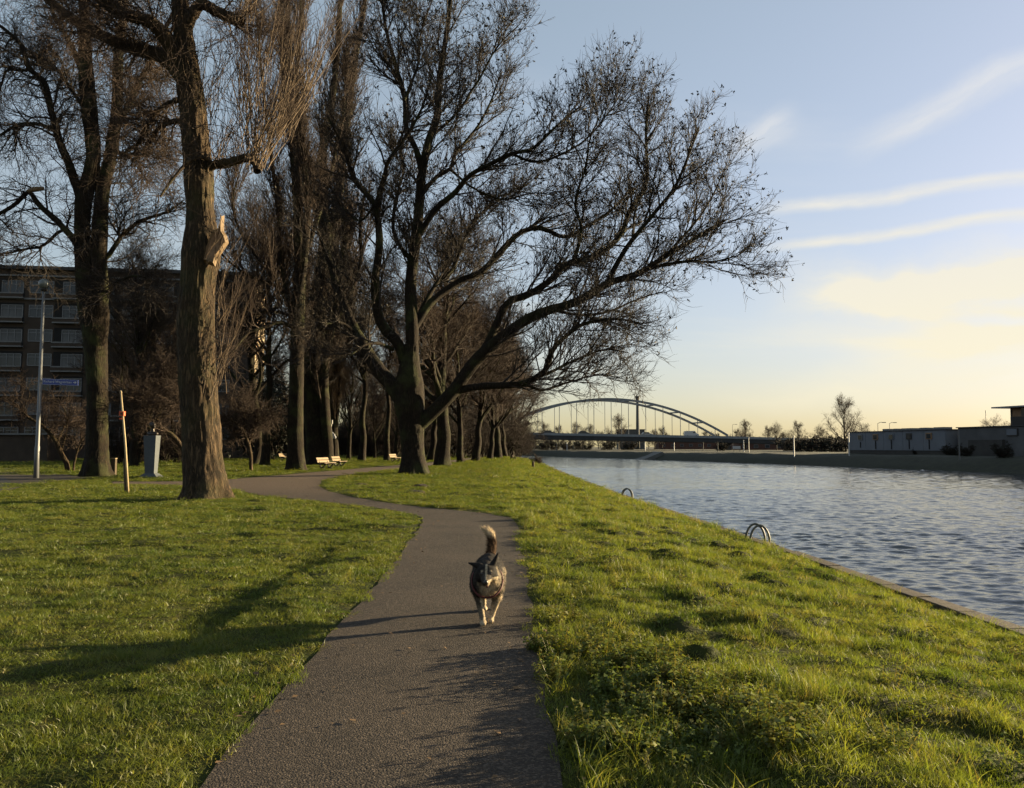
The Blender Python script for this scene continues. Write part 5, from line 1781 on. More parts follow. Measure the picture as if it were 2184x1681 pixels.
for i, yy in enumerate((92, 96, 100)):
    place(edge_sh if i == 0 else copy_tree(edge_sh), float(edge_x(yy)) - .5, yy, i * 2.0, 0.8 + .15 * i, ('low brown bush on the quay edge past the mooring post', 'brown bush in the middle of three on the far quay edge', 'farthest of three brown bushes on the quay edge')[i], 'brown bushes on the far quay edge')

# ------------------------------------------------------------------ street lamp with the street-name sign
lb = G(77, 1022); Yl = lb.y
lb.z = hz(lb.x, lb.y)
lamp = thing('street_lamp', 'grey lamp post with a globe on top and a blue street-name sign', 'street lamp', lb)
ztop = P(84, 622, Yl).z
MB().tube([(lb.x, Yl, lb.z - .3), (lb.x, Yl, lb.z + 1.5), (lb.x + .004, Yl, lb.z + 1.55), (lb.x + .03, Yl, ztop)], [0.125, 0.115, 0.095, 0.06], 14).build('pole', MATS['lamp_metal'], lamp, smooth=True)
MB().lathe([(0.07, 0), (0.13, 0.05), (0.16, 0.12), (0.14, 0.16)], (lb.x + .03, Yl, ztop), 16).build('collar', MATS['bench_iron'], lamp, smooth=True)
MB().lathe([(0.12, 0.161), (0.19, .22), (0.23, .33), (0.235, .42), (0.20, .53), (0.12, .60), (0.03, .63)], (lb.x + .03, Yl, ztop), 18).build('globe', MATS['lamp_globe'], lamp, smooth=True)
sgy = R(-14)
zs = P(100, 814, Yl).z
srot = Matrix.Rotation(R(14), 3, 'Z') @ Matrix.Rotation(R(-1.2), 3, 'Y').inverted()
sc_ = Vector((lb.x + .03 + .10, Yl - .02, zs)) + srot @ Vector((0.80, 0, 0))
sb = MB().box(sc_, (1.60, 0.035, 0.29), srot).build('name_sign', MATS['sign_blue'], lamp, bevel=0.012)
bd = MB()
for dx, dz, lx, lz in ((0, .128, 1.56, .010), (0, -.128, 1.56, .010), (-.775, 0, .010, .262), (.775, 0, .010, .262)):
    bd.box(sc_ + srot @ Vector((dx, -.020, dz)), (lx, .006, lz), srot)
bd.build('border', MATS['sign_white'], sb)


def lettering(txt, size, parent, origin, rot, m, name='lettering', width=None):
    cu = bpy.data.curves.new('lettering', 'FONT')
    cu.body = txt
    cu.size = size
    cu.align_x = 'LEFT'
    cu.align_y = 'CENTER'
    cu.extrude = 0.002
    tmp = bpy.data.objects.new('tmp_text', cu)
    COL.objects.link(tmp)
    dg = bpy.context.evaluated_depsgraph_get()
    me = bpy.data.meshes.new_from_object(tmp.evaluated_get(dg))
    bpy.data.objects.remove(tmp)
    xs_ = [v.co.x for v in me.vertices]
    k = 1.0 if width is None else width / (max(xs_) - min(xs_))
    x_min = min(xs_)
    po = parent_origin(parent)
    for v in me.vertices:
        q = rot @ Vector(((v.co.x - x_min) * k, -v.co.z, v.co.y))
        v.co = Vector(origin) + q - po
    me.materials.clear()
    me.materials.append(m)
    return link_mesh(name, me, m, parent)


lettering('Richard Wagnerlaan', 0.17, sb, sc_ + srot @ Vector((-.72, -.0235, .01)), srot, MATS['sign_white'], width=1.22)
ar = MB()
ar.box(sc_ + srot @ Vector((.63, -.0225, .01)), (.14, .006, .028), srot)
for s_ in (1, -1):
    ar.box(sc_ + srot @ Vector((.672, -.0235, .01 + s_ * .026)), (.085, .006, .028), srot @ Matrix.Rotation(R(40 * s_), 3, 'Y'))
ar.build('arrow', MATS['sign_white'], sb)
MB().box(sc_ + srot @ Vector((-.84, .02, 0)), (.12, .10, .10), srot).build('bracket', MATS['lamp_metal'], sb)

# leaning pale stake with an orange band
st0 = G(272, 1051); st0.z = hz(st0.x, st0.y)
stt = P(258, 838, st0.y)
stk = thing('survey_pole', 'slender pale leaning pole with an orange band, tied to a dark stake in the lawn', 'pole', st0)
MB().tube([Vector(st0) + Vector((0.03, 0, -.15)), Vector(st0).lerp(stt, .5) + Vector((.03, 0, 0)), stt], [0.045, 0.04, 0.03], 8).build('shaft', MATS['stake_wood'], stk, smooth=True)
MB().tube([Vector(st0) + Vector((-.05, .02, -.15)), Vector(st0).lerp(stt, .34) + Vector((-.04, .02, 0))], [0.055, 0.05], 8).build('stake', MATS['stake_dark'], stk)
ob = Vector(st0).lerp(stt, .79)
MB().box(ob, (.17, .13, .16)).build('orange_band', MATS['orange_plastic'], stk, bevel=.02)
MB().box(ob + Vector((0, -.07, 0)), (.07, .02, .07)).build('reflector', MATS['stake_dark'], stk)
MB().box(ob + Vector((-.03, 0, -.17)), (.10, .09, .05)).build('clamp', MATS['orange_plastic'], stk)
MB().tube([stt, stt + Vector((-.01, 0, .08))], [0.045, 0.02], 8).build('tip', MATS['stake_wood'], stk)


def blob_body(name, balls, m, parent, voxel=0.012, smooth_it=4, colour=None):
    """one continuous surface grown from overlapping ellipsoids (voxel remesh)"""
    bm = bmesh.new()
    for c, r, rot in balls:
        r = r if hasattr(r, '__len__') else (r, r, r)
        M = Matrix.Translation(Vector(c)) @ (rot.to_4x4() if rot is not None else Matrix.Identity(4)) @ Matrix.Diagonal((*r, 1.0))
        bmesh.ops.create_icosphere(bm, subdivisions=2, radius=1.0, matrix=M)
    me = bpy.data.meshes.new('tmp_body')
    bm.to_mesh(me); bm.free()
    tmp = bpy.data.objects.new('tmp_body', me)
    COL.objects.link(tmp)
    md = tmp.modifiers.new('r', 'REMESH'); md.mode = 'VOXEL'; md.voxel_size = voxel
    s_ = tmp.modifiers.new('s', 'SMOOTH'); s_.iterations = smooth_it; s_.factor = 0.5
    dg = bpy.context.evaluated_depsgraph_get()
    out = bpy.data.meshes.new_from_object(tmp.evaluated_get(dg))
    bpy.data.objects.remove(tmp)
    out.name = name
    out.polygons.foreach_set('use_smooth', [True] * len(out.polygons))
    if colour is not None:
        at = out.color_attributes.new('tint', 'FLOAT_COLOR', 'POINT')
        for v in out.vertices:
            at.data[v.index].color = (*colour(v.co, v.normal), 1.0)
    out.materials.clear()
    return link_mesh(name, out, m, parent)


def chain(a, ra, b, rb, n=6):
    a, b = Vector(a), Vector(b)
    return [(a.lerp(b, k / (n - 1)), ra + (rb - ra) * k / (n - 1), None) for k in range(n)]


# bust on a tapering pedestal
pb = G(322, 1018); Yb_ = pb.y; pb.z = hz(pb.x, pb.y)
mon = thing('monument', 'dark bronze bust on a pale grey stone pedestal that narrows downwards', 'monument', pb)
zt = P(322, 929, Yb_).z
MB().box((pb.x, Yb_, (zt + .2) / 2), (0.47, 0.42, zt - .2), None, 1.36).build('pedestal', MATS['stele_stone'], mon, bevel=.012)
MB().box((pb.x, Yb_, .098), (1.02, 0.95, 0.204), None, 0.52).build('base', MATS['stele_stone'], mon)
bal = [((0, 0, .06), (.20, .14, .10), None), ((-.13, 0, .08), (.10, .10, .09), None), ((.13, 0, .08), (.10, .10, .09), None)] + chain((0, 0, .14), .075, (.01, -.01, .30), .066) + \
    [((.012, -.015, .43), (.105, .10, .135), None), ((.06, -.05, .40), (.05, .05, .09), None), ((.115, -.05, .41), (.03, .02, .025), None), ((.09, -.05, .345), (.04, .045, .03), None), ((-.045, .0, .46), (.09, .10, .11), None), ((.07, -.05, .47), (.05, .06, .02), None)]
bu = blob_body('bust', bal, MATS['bronze'], mon, 0.014, 3)
bu.location = (0.02, 0, zt - pb.z - .01)
bu.scale = (1.30, 1.30, 1.25)

# stump leaning against the twin-stem tree
sb_ = P(242, 1013, 43.6); sb_.z = hz(sb_.x, sb_.y)
stp = thing('short_post', 'short dark square post beside the foot of the twin-stem tree', 'post', sb_)
MB().box((sb_.x, sb_.y, sb_.z + .43), (.24, .2, .98)).build('shaft', MATS['stake_dark'], stp, bevel=.02)
MB().box((sb_.x, sb_.y, sb_.z + .935), (.26, .22, .03)).build('cap', MATS['stake_wood'], stp)

# ------------------------------------------------------------------ benches


def make_bench():
    t = thing('park_bench', 'bench', 'bench', (0, 0, 0), 'park benches with tan slats')
    L_ = 1.85
    rb = Matrix.Rotation(R(-20), 3, 'Y')
    for k, z in enumerate((0.56, 0.74)):
        off = -0.24 - (z - .45) * math.tan(R(20))
        MB().box((off, 0, z), (0.035, L_, 0.155), rb).build('back_slat', MATS['bench_slat'], t, bevel=.006)
    for x in (-0.12, 0.04, 0.20):
        MB().box((x, 0, 0.44 + x * .08), (0.14, L_, 0.035)).build('seat_slat', MATS['bench_slat'], t, bevel=.006)
    for y in (-.62, .62):
        f = MB()
        f.tube([(-.44, y, .84), (-.22, y, .42), (-.10, y, .0)], [.035, .05, .07], 6)
        f.tube([(.27, y, .41), (-.24, y, .37)], [.035, .05], 6)
        f.tube([(.22, y, .40), (.02, y, .18), (-.10, y, .02)], [.04, .06, .07], 6)
        f.tube([(-.28, y, .03), (.10, y, .03)], [.05, .05], 6)
        f.build('leg', MATS['bench_iron'], t)
    return t


bench = make_bench()
for i, (u, v, rz, lab) in enumerate(((697, 1001.5, -12, 'tan slatted bench nearest the path, left of a twin bench'), (725, 998.0, -6, 'tan slatted bench just right of and behind its twin'), (844, 986.8, -12, 'tan slatted bench close to the left of the spreading tree trunk'), (609, 983.5, -12, 'bench half hidden behind the slim dark tree'), (275, 973.5, -8, 'far tan bench seen between the twin-stem tree and the pedestal'))):
    p = G(u, v)
    o = bench if i == 0 else copy_tree(bench)
    place(o, p.x, p.y, R(rz), 1.0, lab)
    o.location.z += 0.03

# poles and small things round the benches
p0 = G(699, 992); p1 = P(707, 903, p0.y)
lp = thing('leaning_pole', 'thin pale leaning pole with a white cap behind the benches', 'pole', p0)
MB().tube([p0 - Vector((0, 0, .2)), p1], [.055, .045], 8).build('shaft', MATS['white_paint'], lp)
MB().box(p1 + Vector((0, 0, .12)), (.19, .15, .34)).build('cap', MATS['white_paint'], lp, bevel=.03)
tq = P(711.5, 930, 71.0)
tp_ = thing('white_cloth', 'small bright white cloth hanging beside the leaning pole', 'cloth', (tq.x, tq.y, tq.z))
bal = [((-.10, 0, .22), (.07, .06, .14), None), ((-.02, 0, .02), (.17, .09, .22), None), ((.08, .01, -.12), (.16, .10, .15), None), ((-.12, 0, -.18), (.07, .07, .13), None)]
cl = blob_body('cloth', bal, MATS['tarp'], tp_, 0.025, 2)
MB().tube([(tq.x - .12, tq.y, tq.z + .30), (tq.x - .18, tq.y, tq.z + .75)], .008, 5).build('cord', MATS['tarp'], tp_)
for u, v, h_, r_, m, lab in ((650.5, 983, 1.85, .10, 'stake_wood', 'pale wooden post between the slim dark tree and the broad tree'), (664.6, 992.5, .85, .05, 'white_paint', 'short white stake in the grass left of the benches'), (513, 970, 2.3, .11, 'stake_wood', 'pale post right of the poplar trunk, beside two small dark trunks'), (96, 972, 1.1, .05, 'white_paint', 'thin white stake at the far lawn edge near the lamp post')):
    q = G(u, v)
    t = thing('wooden_post' if m == 'stake_wood' else 'white_stake', lab, 'post', (q.x, q.y, hz(q.x, q.y)), 'posts in the far lawn')
    MB().tube([(q.x, q.y, -.2), (q.x, q.y, h_)], [r_, r_ * .9], 8).build('shaft', MATS[m], t)
    MB().tube([(q.x, q.y, h_ + .002), (q.x, q.y, h_ + .07)], [r_ * .95, r_ * .4], 8).build('top', MATS[m], t)
q = G(656, 983)
t = thing('propped_plank', 'two pale planks propped up beside the wooden post', 'planks', (q.x, q.y, 0))
MB().box((q.x, q.y, .75), (.09, .05, 1.1), Matrix.Rotation(R(28), 3, 'Y')).build('plank', MATS['white_paint'], t)
MB().box((q.x - .12, q.y + .1, .35), (.08, .05, .8), Matrix.Rotation(R(22), 3, 'Y')).build('plank', MATS['white_paint'], t)
q = G(478, 974)
t = thing('notice_board', 'small white notice board by the far path, right of the poplar trunk', 'sign', (q.x, q.y, 0))
MB().box((q.x, q.y, 2.1), (.85, .06, .5)).build('board', MATS['white_paint'], t)
MB().box((q.x, q.y + .06, 1.0), (.09, .06, 2.2)).build('leg', MATS['lamp_metal'], t)
for u0, u1, v, lab in ((270, 304, 979.5, 'low pale timber rail on the lawn left of the pedestal'), (322, 347, 979.5, 'low pale timber rail on the lawn right of the pedestal')):
    a, b = G(u0, v), G(u1, v)
    t = thing('low_rail', lab, 'rail', ((a.x + b.x) / 2, a.y, 0))
    MB().box(((a.x + b.x) / 2, a.y, .28), (b.x - a.x, .12, .10)).build('beam', MATS['stake_wood'], t)
    for xx in (a.x + .2, b.x - .2):
        MB().box((xx, a.y, .11), (.10, .10, .26)).build('leg', MATS['stake_wood'], t)

# mole hills
for i, (u, v) in enumerate(((888, 1052), (897, 1040), (770, 1036))):
    q = G(u, v)
    z = hz(q.x, q.y)
    rr_ = np.random.default_rng(i + 5)
    bm = bmesh.new()
    bmesh.ops.create_icosphere(bm, subdivisions=3, radius=1)
    for vv in bm.verts:
        k = 1 + 0.25 * (rr_.random() - .5)
        vv.co = Vector((vv.co.x * .34 * k, vv.co.y * .34 * k, max(-.3, vv.co.z) * .10 * k))
    me = bpy.data.meshes.new('molehill'); bm.to_mesh(me); bm.free()
    o = link_mesh('molehill', me, MATS['soil']); o.location = (q.x, q.y, z - .01)
    setp(o, ('dark molehill in the lawn inside the bend of the path', 'second dark molehill, just behind the first inside the bend', 'small dark molehill near the far turn of the path')[i], 'molehill', 'molehills in the grass')

# ------------------------------------------------------------------ the dog
DX, DY = -0.215, 7.20
dog = thing('dog', 'black and cream shaggy dog walking towards the viewer with raised pale-tipped tail', 'dog', (DX, DY, 0.008))


def fur_col(p, n):
    x, y, z = p
    nz = float(vnoise(np.array([x * 38 + 50]), np.array([(y + z * .7) * 26 + 50]), 4)[0])
    nf = float(vnoise(np.array([x * 90 + 50]), np.array([(y * .5 + z) * 90 + 50]), 9)[0])
    black = np.array([0.018, 0.016, 0.015]); cream = np.array([0.56, 0.44, 0.29]); grey = np.array([0.085, 0.070, 0.055]); brown = np.array([0.09, 0.052, 0.030])
    pt = float(vnoise(np.array([x * 11 + 20]), np.array([(y * 1.0 + z * 1.4) * 9 + 20]), 14)[0])
    c = grey * (0.5 + 0.8 * nz) if pt < .55 else (cream * .42 + grey * .5) * (.6 + .7 * nz)
    if x > .09:
        c = c + cream * .28 * nz  # right flank paler, sunlight put into the fur colour
    if y > .72 and z > .44:                       # tail
        t_ = min(1, max(0, (z - .655) / .05))
        c = brown * (0.6 + .8 * nz) * (1 - t_) + cream * 1.5 * t_
        return c * .62
    if z > .40 and y > -.08:                      # saddle
        k = min(1, max(0, (z - .40) / .06))
        c = c * (1 - k) + (black * 1.6 + grey * .35 * nz) * k
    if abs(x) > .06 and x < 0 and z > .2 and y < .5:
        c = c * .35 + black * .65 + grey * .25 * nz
    if y < .12 and z < .42 and abs(x) < .085 and z > .2:   # chest bib
        k = min(1, max(0, (.085 - abs(x - .015)) / .03))
        c = c * (1 - k) + cream * (.7 + .4 * nz) * k
    if z <= .25:                                  # legs
        inner = (x * (1 if x < 0 else -1)) > -0.05
        k = min(1, max(0, (.20 - z) / .08))
        leg = (brown * .4 + cream * .3) * (1 - k) + (cream * 1.0) * k
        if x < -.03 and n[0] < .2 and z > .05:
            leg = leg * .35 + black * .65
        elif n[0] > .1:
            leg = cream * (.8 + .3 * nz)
        c = leg * (.7 + .5 * nf)
    if y < -.09 and z > .35:                      # head: dark mask, thin blaze, pale cheek and chin, sunlight painted on the right side
        c = black * 1.1 + grey * .15 * nz
        if x > .036 and z < .452:
            c = cream * .85
        if y < -.265:
            c = cream * .75 if x > .010 and z < .445 else black * 1.3 + grey * .35
        if abs(x - .002) < .008 and y < -.17 and z > .445:
            c = cream * .8
        if .030 < abs(x) < .046 and .497 < z < .512 and y < -.23:
            c = cream * .6
        if z < .402:
            c = cream * (1.0 if x > -.015 else .3)
    elif y < -.02 and z > .40:                    # ruff behind the cheeks
        c = black * 1.3 + grey * .4 * nz if x < .07 else grey * 1.2 + cream * .25
    return np.clip(c * (.75 + .5 * nf) * .62, 0.004, 0.6)


bal = [((0, .10, .37), (.142, .16, .155), None), ((0, .36, .39), (.155, .22, .155), None), ((0, .62, .40), (.135, .15, .14), None),
       ((-.09, .06, .36), (.065, .09, .13), None), ((.09, .06, .36), (.065, .09, .13), None), ((-.08, .62, .34), (.06, .10, .13), None), ((.08, .62, .34), (.06, .10, .13), None),
       ((0, -.03, .385), (.128, .09, .13), None), ((0, -.20, .475), (.092, .09, .080), None), ((-.05, -.19, .445), .052, None), ((.05, -.19, .445), .052, None),
       ((-.034, -.255, .490), .026, None), ((.034, -.255, .490), .026, None)]
bal += chain((0, .04, .44), .11, (0, -.14, .465), .088, 5)
bal += chain((0, -.25, .450), .050, (0, -.355, .424), .033, 6)
bal += chain((0, -.23, .412), .034, (0, -.325, .398), .022, 5)
bal += chain((-.055, -.175, .530), .030, (-.150, -.150, .555), .010, 7)
bal += chain((.052, -.175, .535), .032, (.100, -.150, .645), .009, 7)
for pts in ([(-.078, .06, .33, .060), (-.076, .09, .235, .044), (-.054, .045, .115, .029), (-.040, .02, .05, .026)], [(.078, .06, .33, .060), (.082, .105, .225, .044), (.055, .125, .118, .029), (.036, .115, .055, .026)],
            [(-.08, .62, .36, .078), (-.086, .53, .24, .056), (-.062, .69, .15, .030), (-.052, .66, .06, .026)], [(.08, .62, .36, .078), (.086, .58, .235, .056), (.062, .76, .16, .030), (.052, .75, .07, .026)],
            [(0, .73, .45, .045), (.022, .79, .53, .042), (.028, .80, .61, .042), (.018, .79, .68, .038), (-.015, .78, .725, .028), (-.07, .765, .755, .010)]):
    for a, b in zip(pts[:-1], pts[1:]):
        bal += chain(a[:3], a[3], b[:3], b[3], 6)
for px_, py_, pz_ in ((-.034, -.012, .024), (.028, .09, .026), (-.046, .635, .022), (.046, .725, .024)):
    bal.append(((px_, py_, pz_), (.031, .045, .024), None))
    for k in (-1, 0, 1):
        bal.append(((px_ + k * .014, py_ - .038, pz_ - .004), (.011, .016, .016), None))


def tint_mat(name, rough=0.8):
    m = bpy.data.materials.new(name)
    m.use_nodes = True
    t = NT(m.node_tree)
    b = m.node_tree.nodes['Principled BSDF']
    at = t.n('ShaderNodeAttribute', attribute_name='tint')
    c = t.n('ShaderNodeTexCoord').outputs['Object']
    nz = t.rng(t.noise(c, 120.0, 3.0), 0.3, 0.7, 0.7, 1.25)
    m.node_tree.links.new(t.vm('MULTIPLY', at.outputs['Color'], nz), b.inputs['Base Color'])
    b.inputs['Roughness'].default_value = rough
    b.inputs['Specular IOR Level'].default_value = 0.08
    b.inputs['Sheen Weight'].default_value = 0.0
    MATS[name] = m
    return m


tint_mat('fur')
body = blob_body('body', bal, MATS['fur'], dog, 0.009, 3, fur_col)
# strands of fur standing off the body
me = body.data
nv = len(me.vertices)
co = np.empty(nv * 3); me.vertices.foreach_get('co', co); co = co.reshape(-1, 3)
no = np.array([tuple(v.normal) for v in me.vertices])
rf = np.random.default_rng(12)
pick = rf.integers(0, nv, 31000)
pz = co[pick]; pn = no[pick]
headm = (pz[:, 1] < -.12)
legm = (pz[:, 2] < .20)
tailm = (pz[:, 1] > .74) & (pz[:, 2] > .48)
ln_ = np.where(headm, .010, np.where(legm, .012, np.where(tailm, .036, .024))) * (0.6 + .8 * rf.random(len(pick)))
flow = np.where(tailm[:, None], np.array([[-.5, .1, .55]]), np.array([[0, .75, -.45]]))
dirv = pn * .5 + flow * .9 + rf.normal(0, .16, pz.shape)
dirv /= np.linalg.norm(dirv, axis=1, keepdims=True)
sd3 = np.cross(dirv, pn + rf.normal(0, .3, pz.shape)); sd3 /= (np.linalg.norm(sd3, axis=1, keepdims=True) + 1e-6)
wv_ = (.0014 + .0008 * rf.random(len(pick)))[:, None]
q0 = pz - pn * .002
vv_ = np.stack([q0 - sd3 * wv_, q0 + sd3 * wv_, q0 + dirv * ln_[:, None]], 1).reshape(-1, 3)
fm = np_mesh('fur', vv_, np.arange(len(vv_)).reshape(-1, 3), False)
at = fm.color_attributes.new('tint', 'FLOAT_COLOR', 'POINT')
cols = np.array([fur_col(pz[i], pn[i]) for i in range(len(pz))]) * (0.8 + .5 * rf.random((len(pz), 1)))
at.data.foreach_set('color', np.repeat(np.concatenate([cols, np.ones((len(cols), 1))], 1), 3, 0).astype(np.float32).ravel())
o = link_mesh('fur', fm, MATS['fur'], dog); o['kind'] = 'stuff'
pts = []
for k in range(29):
    a = 2 * math.pi * k / 28
    pts.append(Vector((DX, DY, 0.008)) + Vector((.134 * math.cos(a), -.012 + .078 * math.sin(a) + (.0 if math.sin(a) > 0 else -.028 * -math.sin(a)), .385 + .128 * math.sin(a))))
MB().tube(pts, .009, 6).build('collar', MATS['strap'], dog, smooth=True)
for s_ in (-1, 1):
    b_ = MB().lathe([(.002, -.010), (.008, -.006), (.010, 0), (.008, .006), (.002, .010)], (DX + s_ * .036, DY - .274, .482 + .008), 10)
    b_.build('eye', MATS['eye'], dog, smooth=True)
nb_ = MB().lathe([(.003, -.018), (.016, -.012), (.021, 0), (.016, .012), (.003, .017)], (DX, DY - .386, .432 + .008), 10)
nb_.build('nose', MATS['nose'], dog, smooth=True)
tg = MB().box((DX + .01, DY - .385, .402), (.018, .02, .012))
tg.build('mouth', MATS['strap'], dog, bevel=.004)

# ------------------------------------------------------------------ grass


def blade_clump(name, nbl, rad, h0, h1, wd, lean, seed, straw=0.08, segs=3):
    rng = np.random.default_rng(seed)
    rr = rad * np.sqrt(rng.random(nbl)); aa = rng.random(nbl) * 2 * np.pi
    b = np.stack([rr * np.cos(aa), rr * np.sin(aa), np.full(nbl, -0.012)], 1)
    h = rng.uniform(h0, h1, nbl)
    az = rng.random(nbl) * 2 * np.pi
    out = np.stack([np.cos(az), np.sin(az), np.zeros(nbl)], 1)
    fa = rng.random(nbl) * np.pi
    sd = np.stack([np.cos(fa), np.sin(fa), np.zeros(nbl)], 1)
    ln = lean * (0.3 + rng.random(nbl))
    ts = np.linspace(0, 1, segs + 1)
    V_, F_, C_ = [], [], []
    w = wd * (0.7 + .6 * rng.random(nbl))
    rows = []
    for t in ts:
        c = b + np.stack([0 * h, 0 * h, h * (t - 0.22 * t * t * ln / max(lean, 1e-3))], 1) + out * (h * ln * t * t)[:, None]
        ww = (w * (1 - t ** 1.5) * .5)[:, None] + 0.0002
        rows.append((c - sd * ww, c + sd * ww))
    Vv = np.stack([p for r in rows for p in r], 1)      # (nbl, 2*(segs+1), 3)
    k = 2 * (segs + 1)
    base = np.arange(nbl)[:, None] * k
    fs = []
    for s in range(segs):
        fs.append(base + np.array([[2 * s, 2 * s + 1, 2 * s + 3, 2 * s + 2]]))
    Fv = np.concatenate(fs)
    me = np_mesh(name, Vv.reshape(-1, 3), Fv, False)
    tint = np.ones((nbl, 4))
    br = 0.65 + .7 * rng.random(nbl)
    tint[:, 0] = br; tint[:, 1] = br; tint[:, 2] = br
    stw = rng.random(nbl) < straw
    tint[stw, 0] = 1.45; tint[stw, 1] = 1.15; tint[stw, 2] = 1.4
    at = me.color_attributes.new('tint', 'FLOAT_COLOR', 'POINT')
    at.data.foreach_set('color', np.repeat(tint, k, 0).astype(np.float32).ravel())
    me.materials.append(MATS['grass_blade'])
    return me


def weed_plant(name, seed, nst=5, h=0.2):
    rng = np.random.default_rng(seed)
    acc = {'v': [], 'f': [], 'c': []}

    def quad(pts, col):
        b = len(acc['v'])
        acc['v'].extend(pts)
        acc['f'].append((b, b + 1, b + 2, b + 3))
        acc['c'].extend([col] * 4)
    for s in range(nst):
        a = rng.random() * 6.28
        base = np.array([0.05 * math.cos(a), 0.05 * math.sin(a), -0.02])
        d = np.array([0.35 * math.cos(a), 0.35 * math.sin(a), 1.0]) + rng.normal(0, .15, 3)
        d /= np.linalg.norm(d)
        L_ = h * rng.uniform(.6, 1.2)
        e = base + d * L_
        quad([base + [-.003, 0, 0], base + [.003, 0, 0], e + [.001, 0, 0], e - [.001, 0, 0]], (1.1, .8, .8, 1))
        for k in range(7):
            t = .25 + .75 * (k + rng.random() * .5) / 7
            c = base + d * L_ * t
            for sgn in (0, 1):
                az = k * 1.57 + sgn * math.pi + rng.normal(0, .3)
                o_ = np.array([math.cos(az), math.sin(az), rng.uniform(-.2, .35)])
                o_ /= np.linalg.norm(o_)
                sd = np.cross(o_, [0, 0, 1]); sd /= np.linalg.norm(sd)
                sd = sd + np.array([0, 0, rng.normal(0, .35)])
                ll = rng.uniform(.020, .046)
                wl = ll * rng.uniform(.28, .42)
                m_ = c + o_ * ll * .5 + np.array([0, 0, .004])
                tip = c + o_ * ll - np.array([0, 0, ll * .25])
                br = rng.uniform(.6, 1.4)
                quad([c, m_ - sd * wl, tip, m_ + sd * wl], (br, br, br, 1))
    me = np_mesh(name, np.array(acc['v']), np.array(acc['f']), False)
    at = me.color_attributes.new('tint', 'FLOAT_COLOR', 'POINT')
    at.data.foreach_set('color', np.array(acc['c'], dtype=np.float32).ravel())
    me.materials.append(MATS['weed_leaf'])
    return me


def scatter(name, meshes, pos, rot, scl, idx, label, m):
    """one object that instances tufts on its own points (uncountable growth)"""
    me = bpy.data.meshes.new(name)
    me.vertices.add(len(pos))
    me.vertices.foreach_set('co', pos.astype(np.float32).ravel())
    for nm, data in (('rot', rot), ('scl', scl)):
        a = me.attributes.new(nm, 'FLOAT_VECTOR', 'POINT')
        a.data.foreach_set('vector', data.astype(np.float32).ravel())
    a = me.attributes.new('kind_index', 'INT', 'POINT')
    a.data.foreach_set('value', idx.astype(np.int32))
    me.materials.append(m)
    o = bpy.data.objects.new(name, me)
    COL.objects.link(o)
    setp(o, label, None, None, 'stuff')
    ng = bpy.data.node_groups.new(name + '_growth', 'GeometryNodeTree')
    ng.interface.new_socket('Geometry', in_out='INPUT', socket_type='NodeSocketGeometry')
    ng.interface.new_socket('Geometry', in_out='OUTPUT', socket_type='NodeSocketGeometry')
    N_, L_ = ng.nodes, ng.links
    gi, go = N_.new('NodeGroupInput'), N_.new('NodeGroupOutput')
    jn = N_.new('GeometryNodeJoinGeometry')
    for k in reversed(range(len(meshes))):
        src = bpy.data.objects.new(meshes[k].name, meshes[k])
        oi_ = N_.new('GeometryNodeObjectInfo')
        oi_.inputs['Object'].default_value = src
        oi_.inputs['As Instance'].default_value = True
        L_.new(oi_.outputs['Geometry'], jn.inputs[0])
    ip = N_.new('GeometryNodeInstanceOnPoints')
    ip.inputs['Pick Instance'].default_value = True
    for nm, typ, sock in (('rot', 'FLOAT_VECTOR', 'Rotation'), ('scl', 'FLOAT_VECTOR', 'Scale'), ('kind_index', 'INT', 'Instance Index')):
        na = N_.new('GeometryNodeInputNamedAttribute')
        na.data_type = typ
        na.inputs['Name'].default_value = nm
        L_.new(na.outputs['Attribute'], ip.inputs[sock])
    L_.new(gi.outputs[0], ip.inputs['Points'])
    L_.new(jn.outputs[0], ip.inputs['Instance'])
    L_.new(ip.outputs[0], go.inputs[0])
    md = o.modifiers.new('growth', 'NODES')
    md.node_group = ng
    return o


clumps = [blade_clump('grass_tuft', 80, .115, .028, .070, .0045, .7, 1, .06), blade_clump('grass_tuft', 75, .115, .022, .085, .0042, 1.0, 2, .10), blade_clump('grass_tuft', 90, .12, .020, .055, .0048, .9, 3, .05),
          blade_clump('grass_tussock', 70, .085, .05, .125, .0045, .8, 4, .10, 4), blade_clump('long_grass', 45, .09, .10, .24, .0050, .75, 5, .14, 4)]
rg = np.random.default_rng(21)


def zone(y0, y1, x0, x1, dens):
    n = int((y1 - y0) * (x1 - x0) * dens)
    return rg.uniform(x0, x1, n), rg.uniform(y0, y1, n)


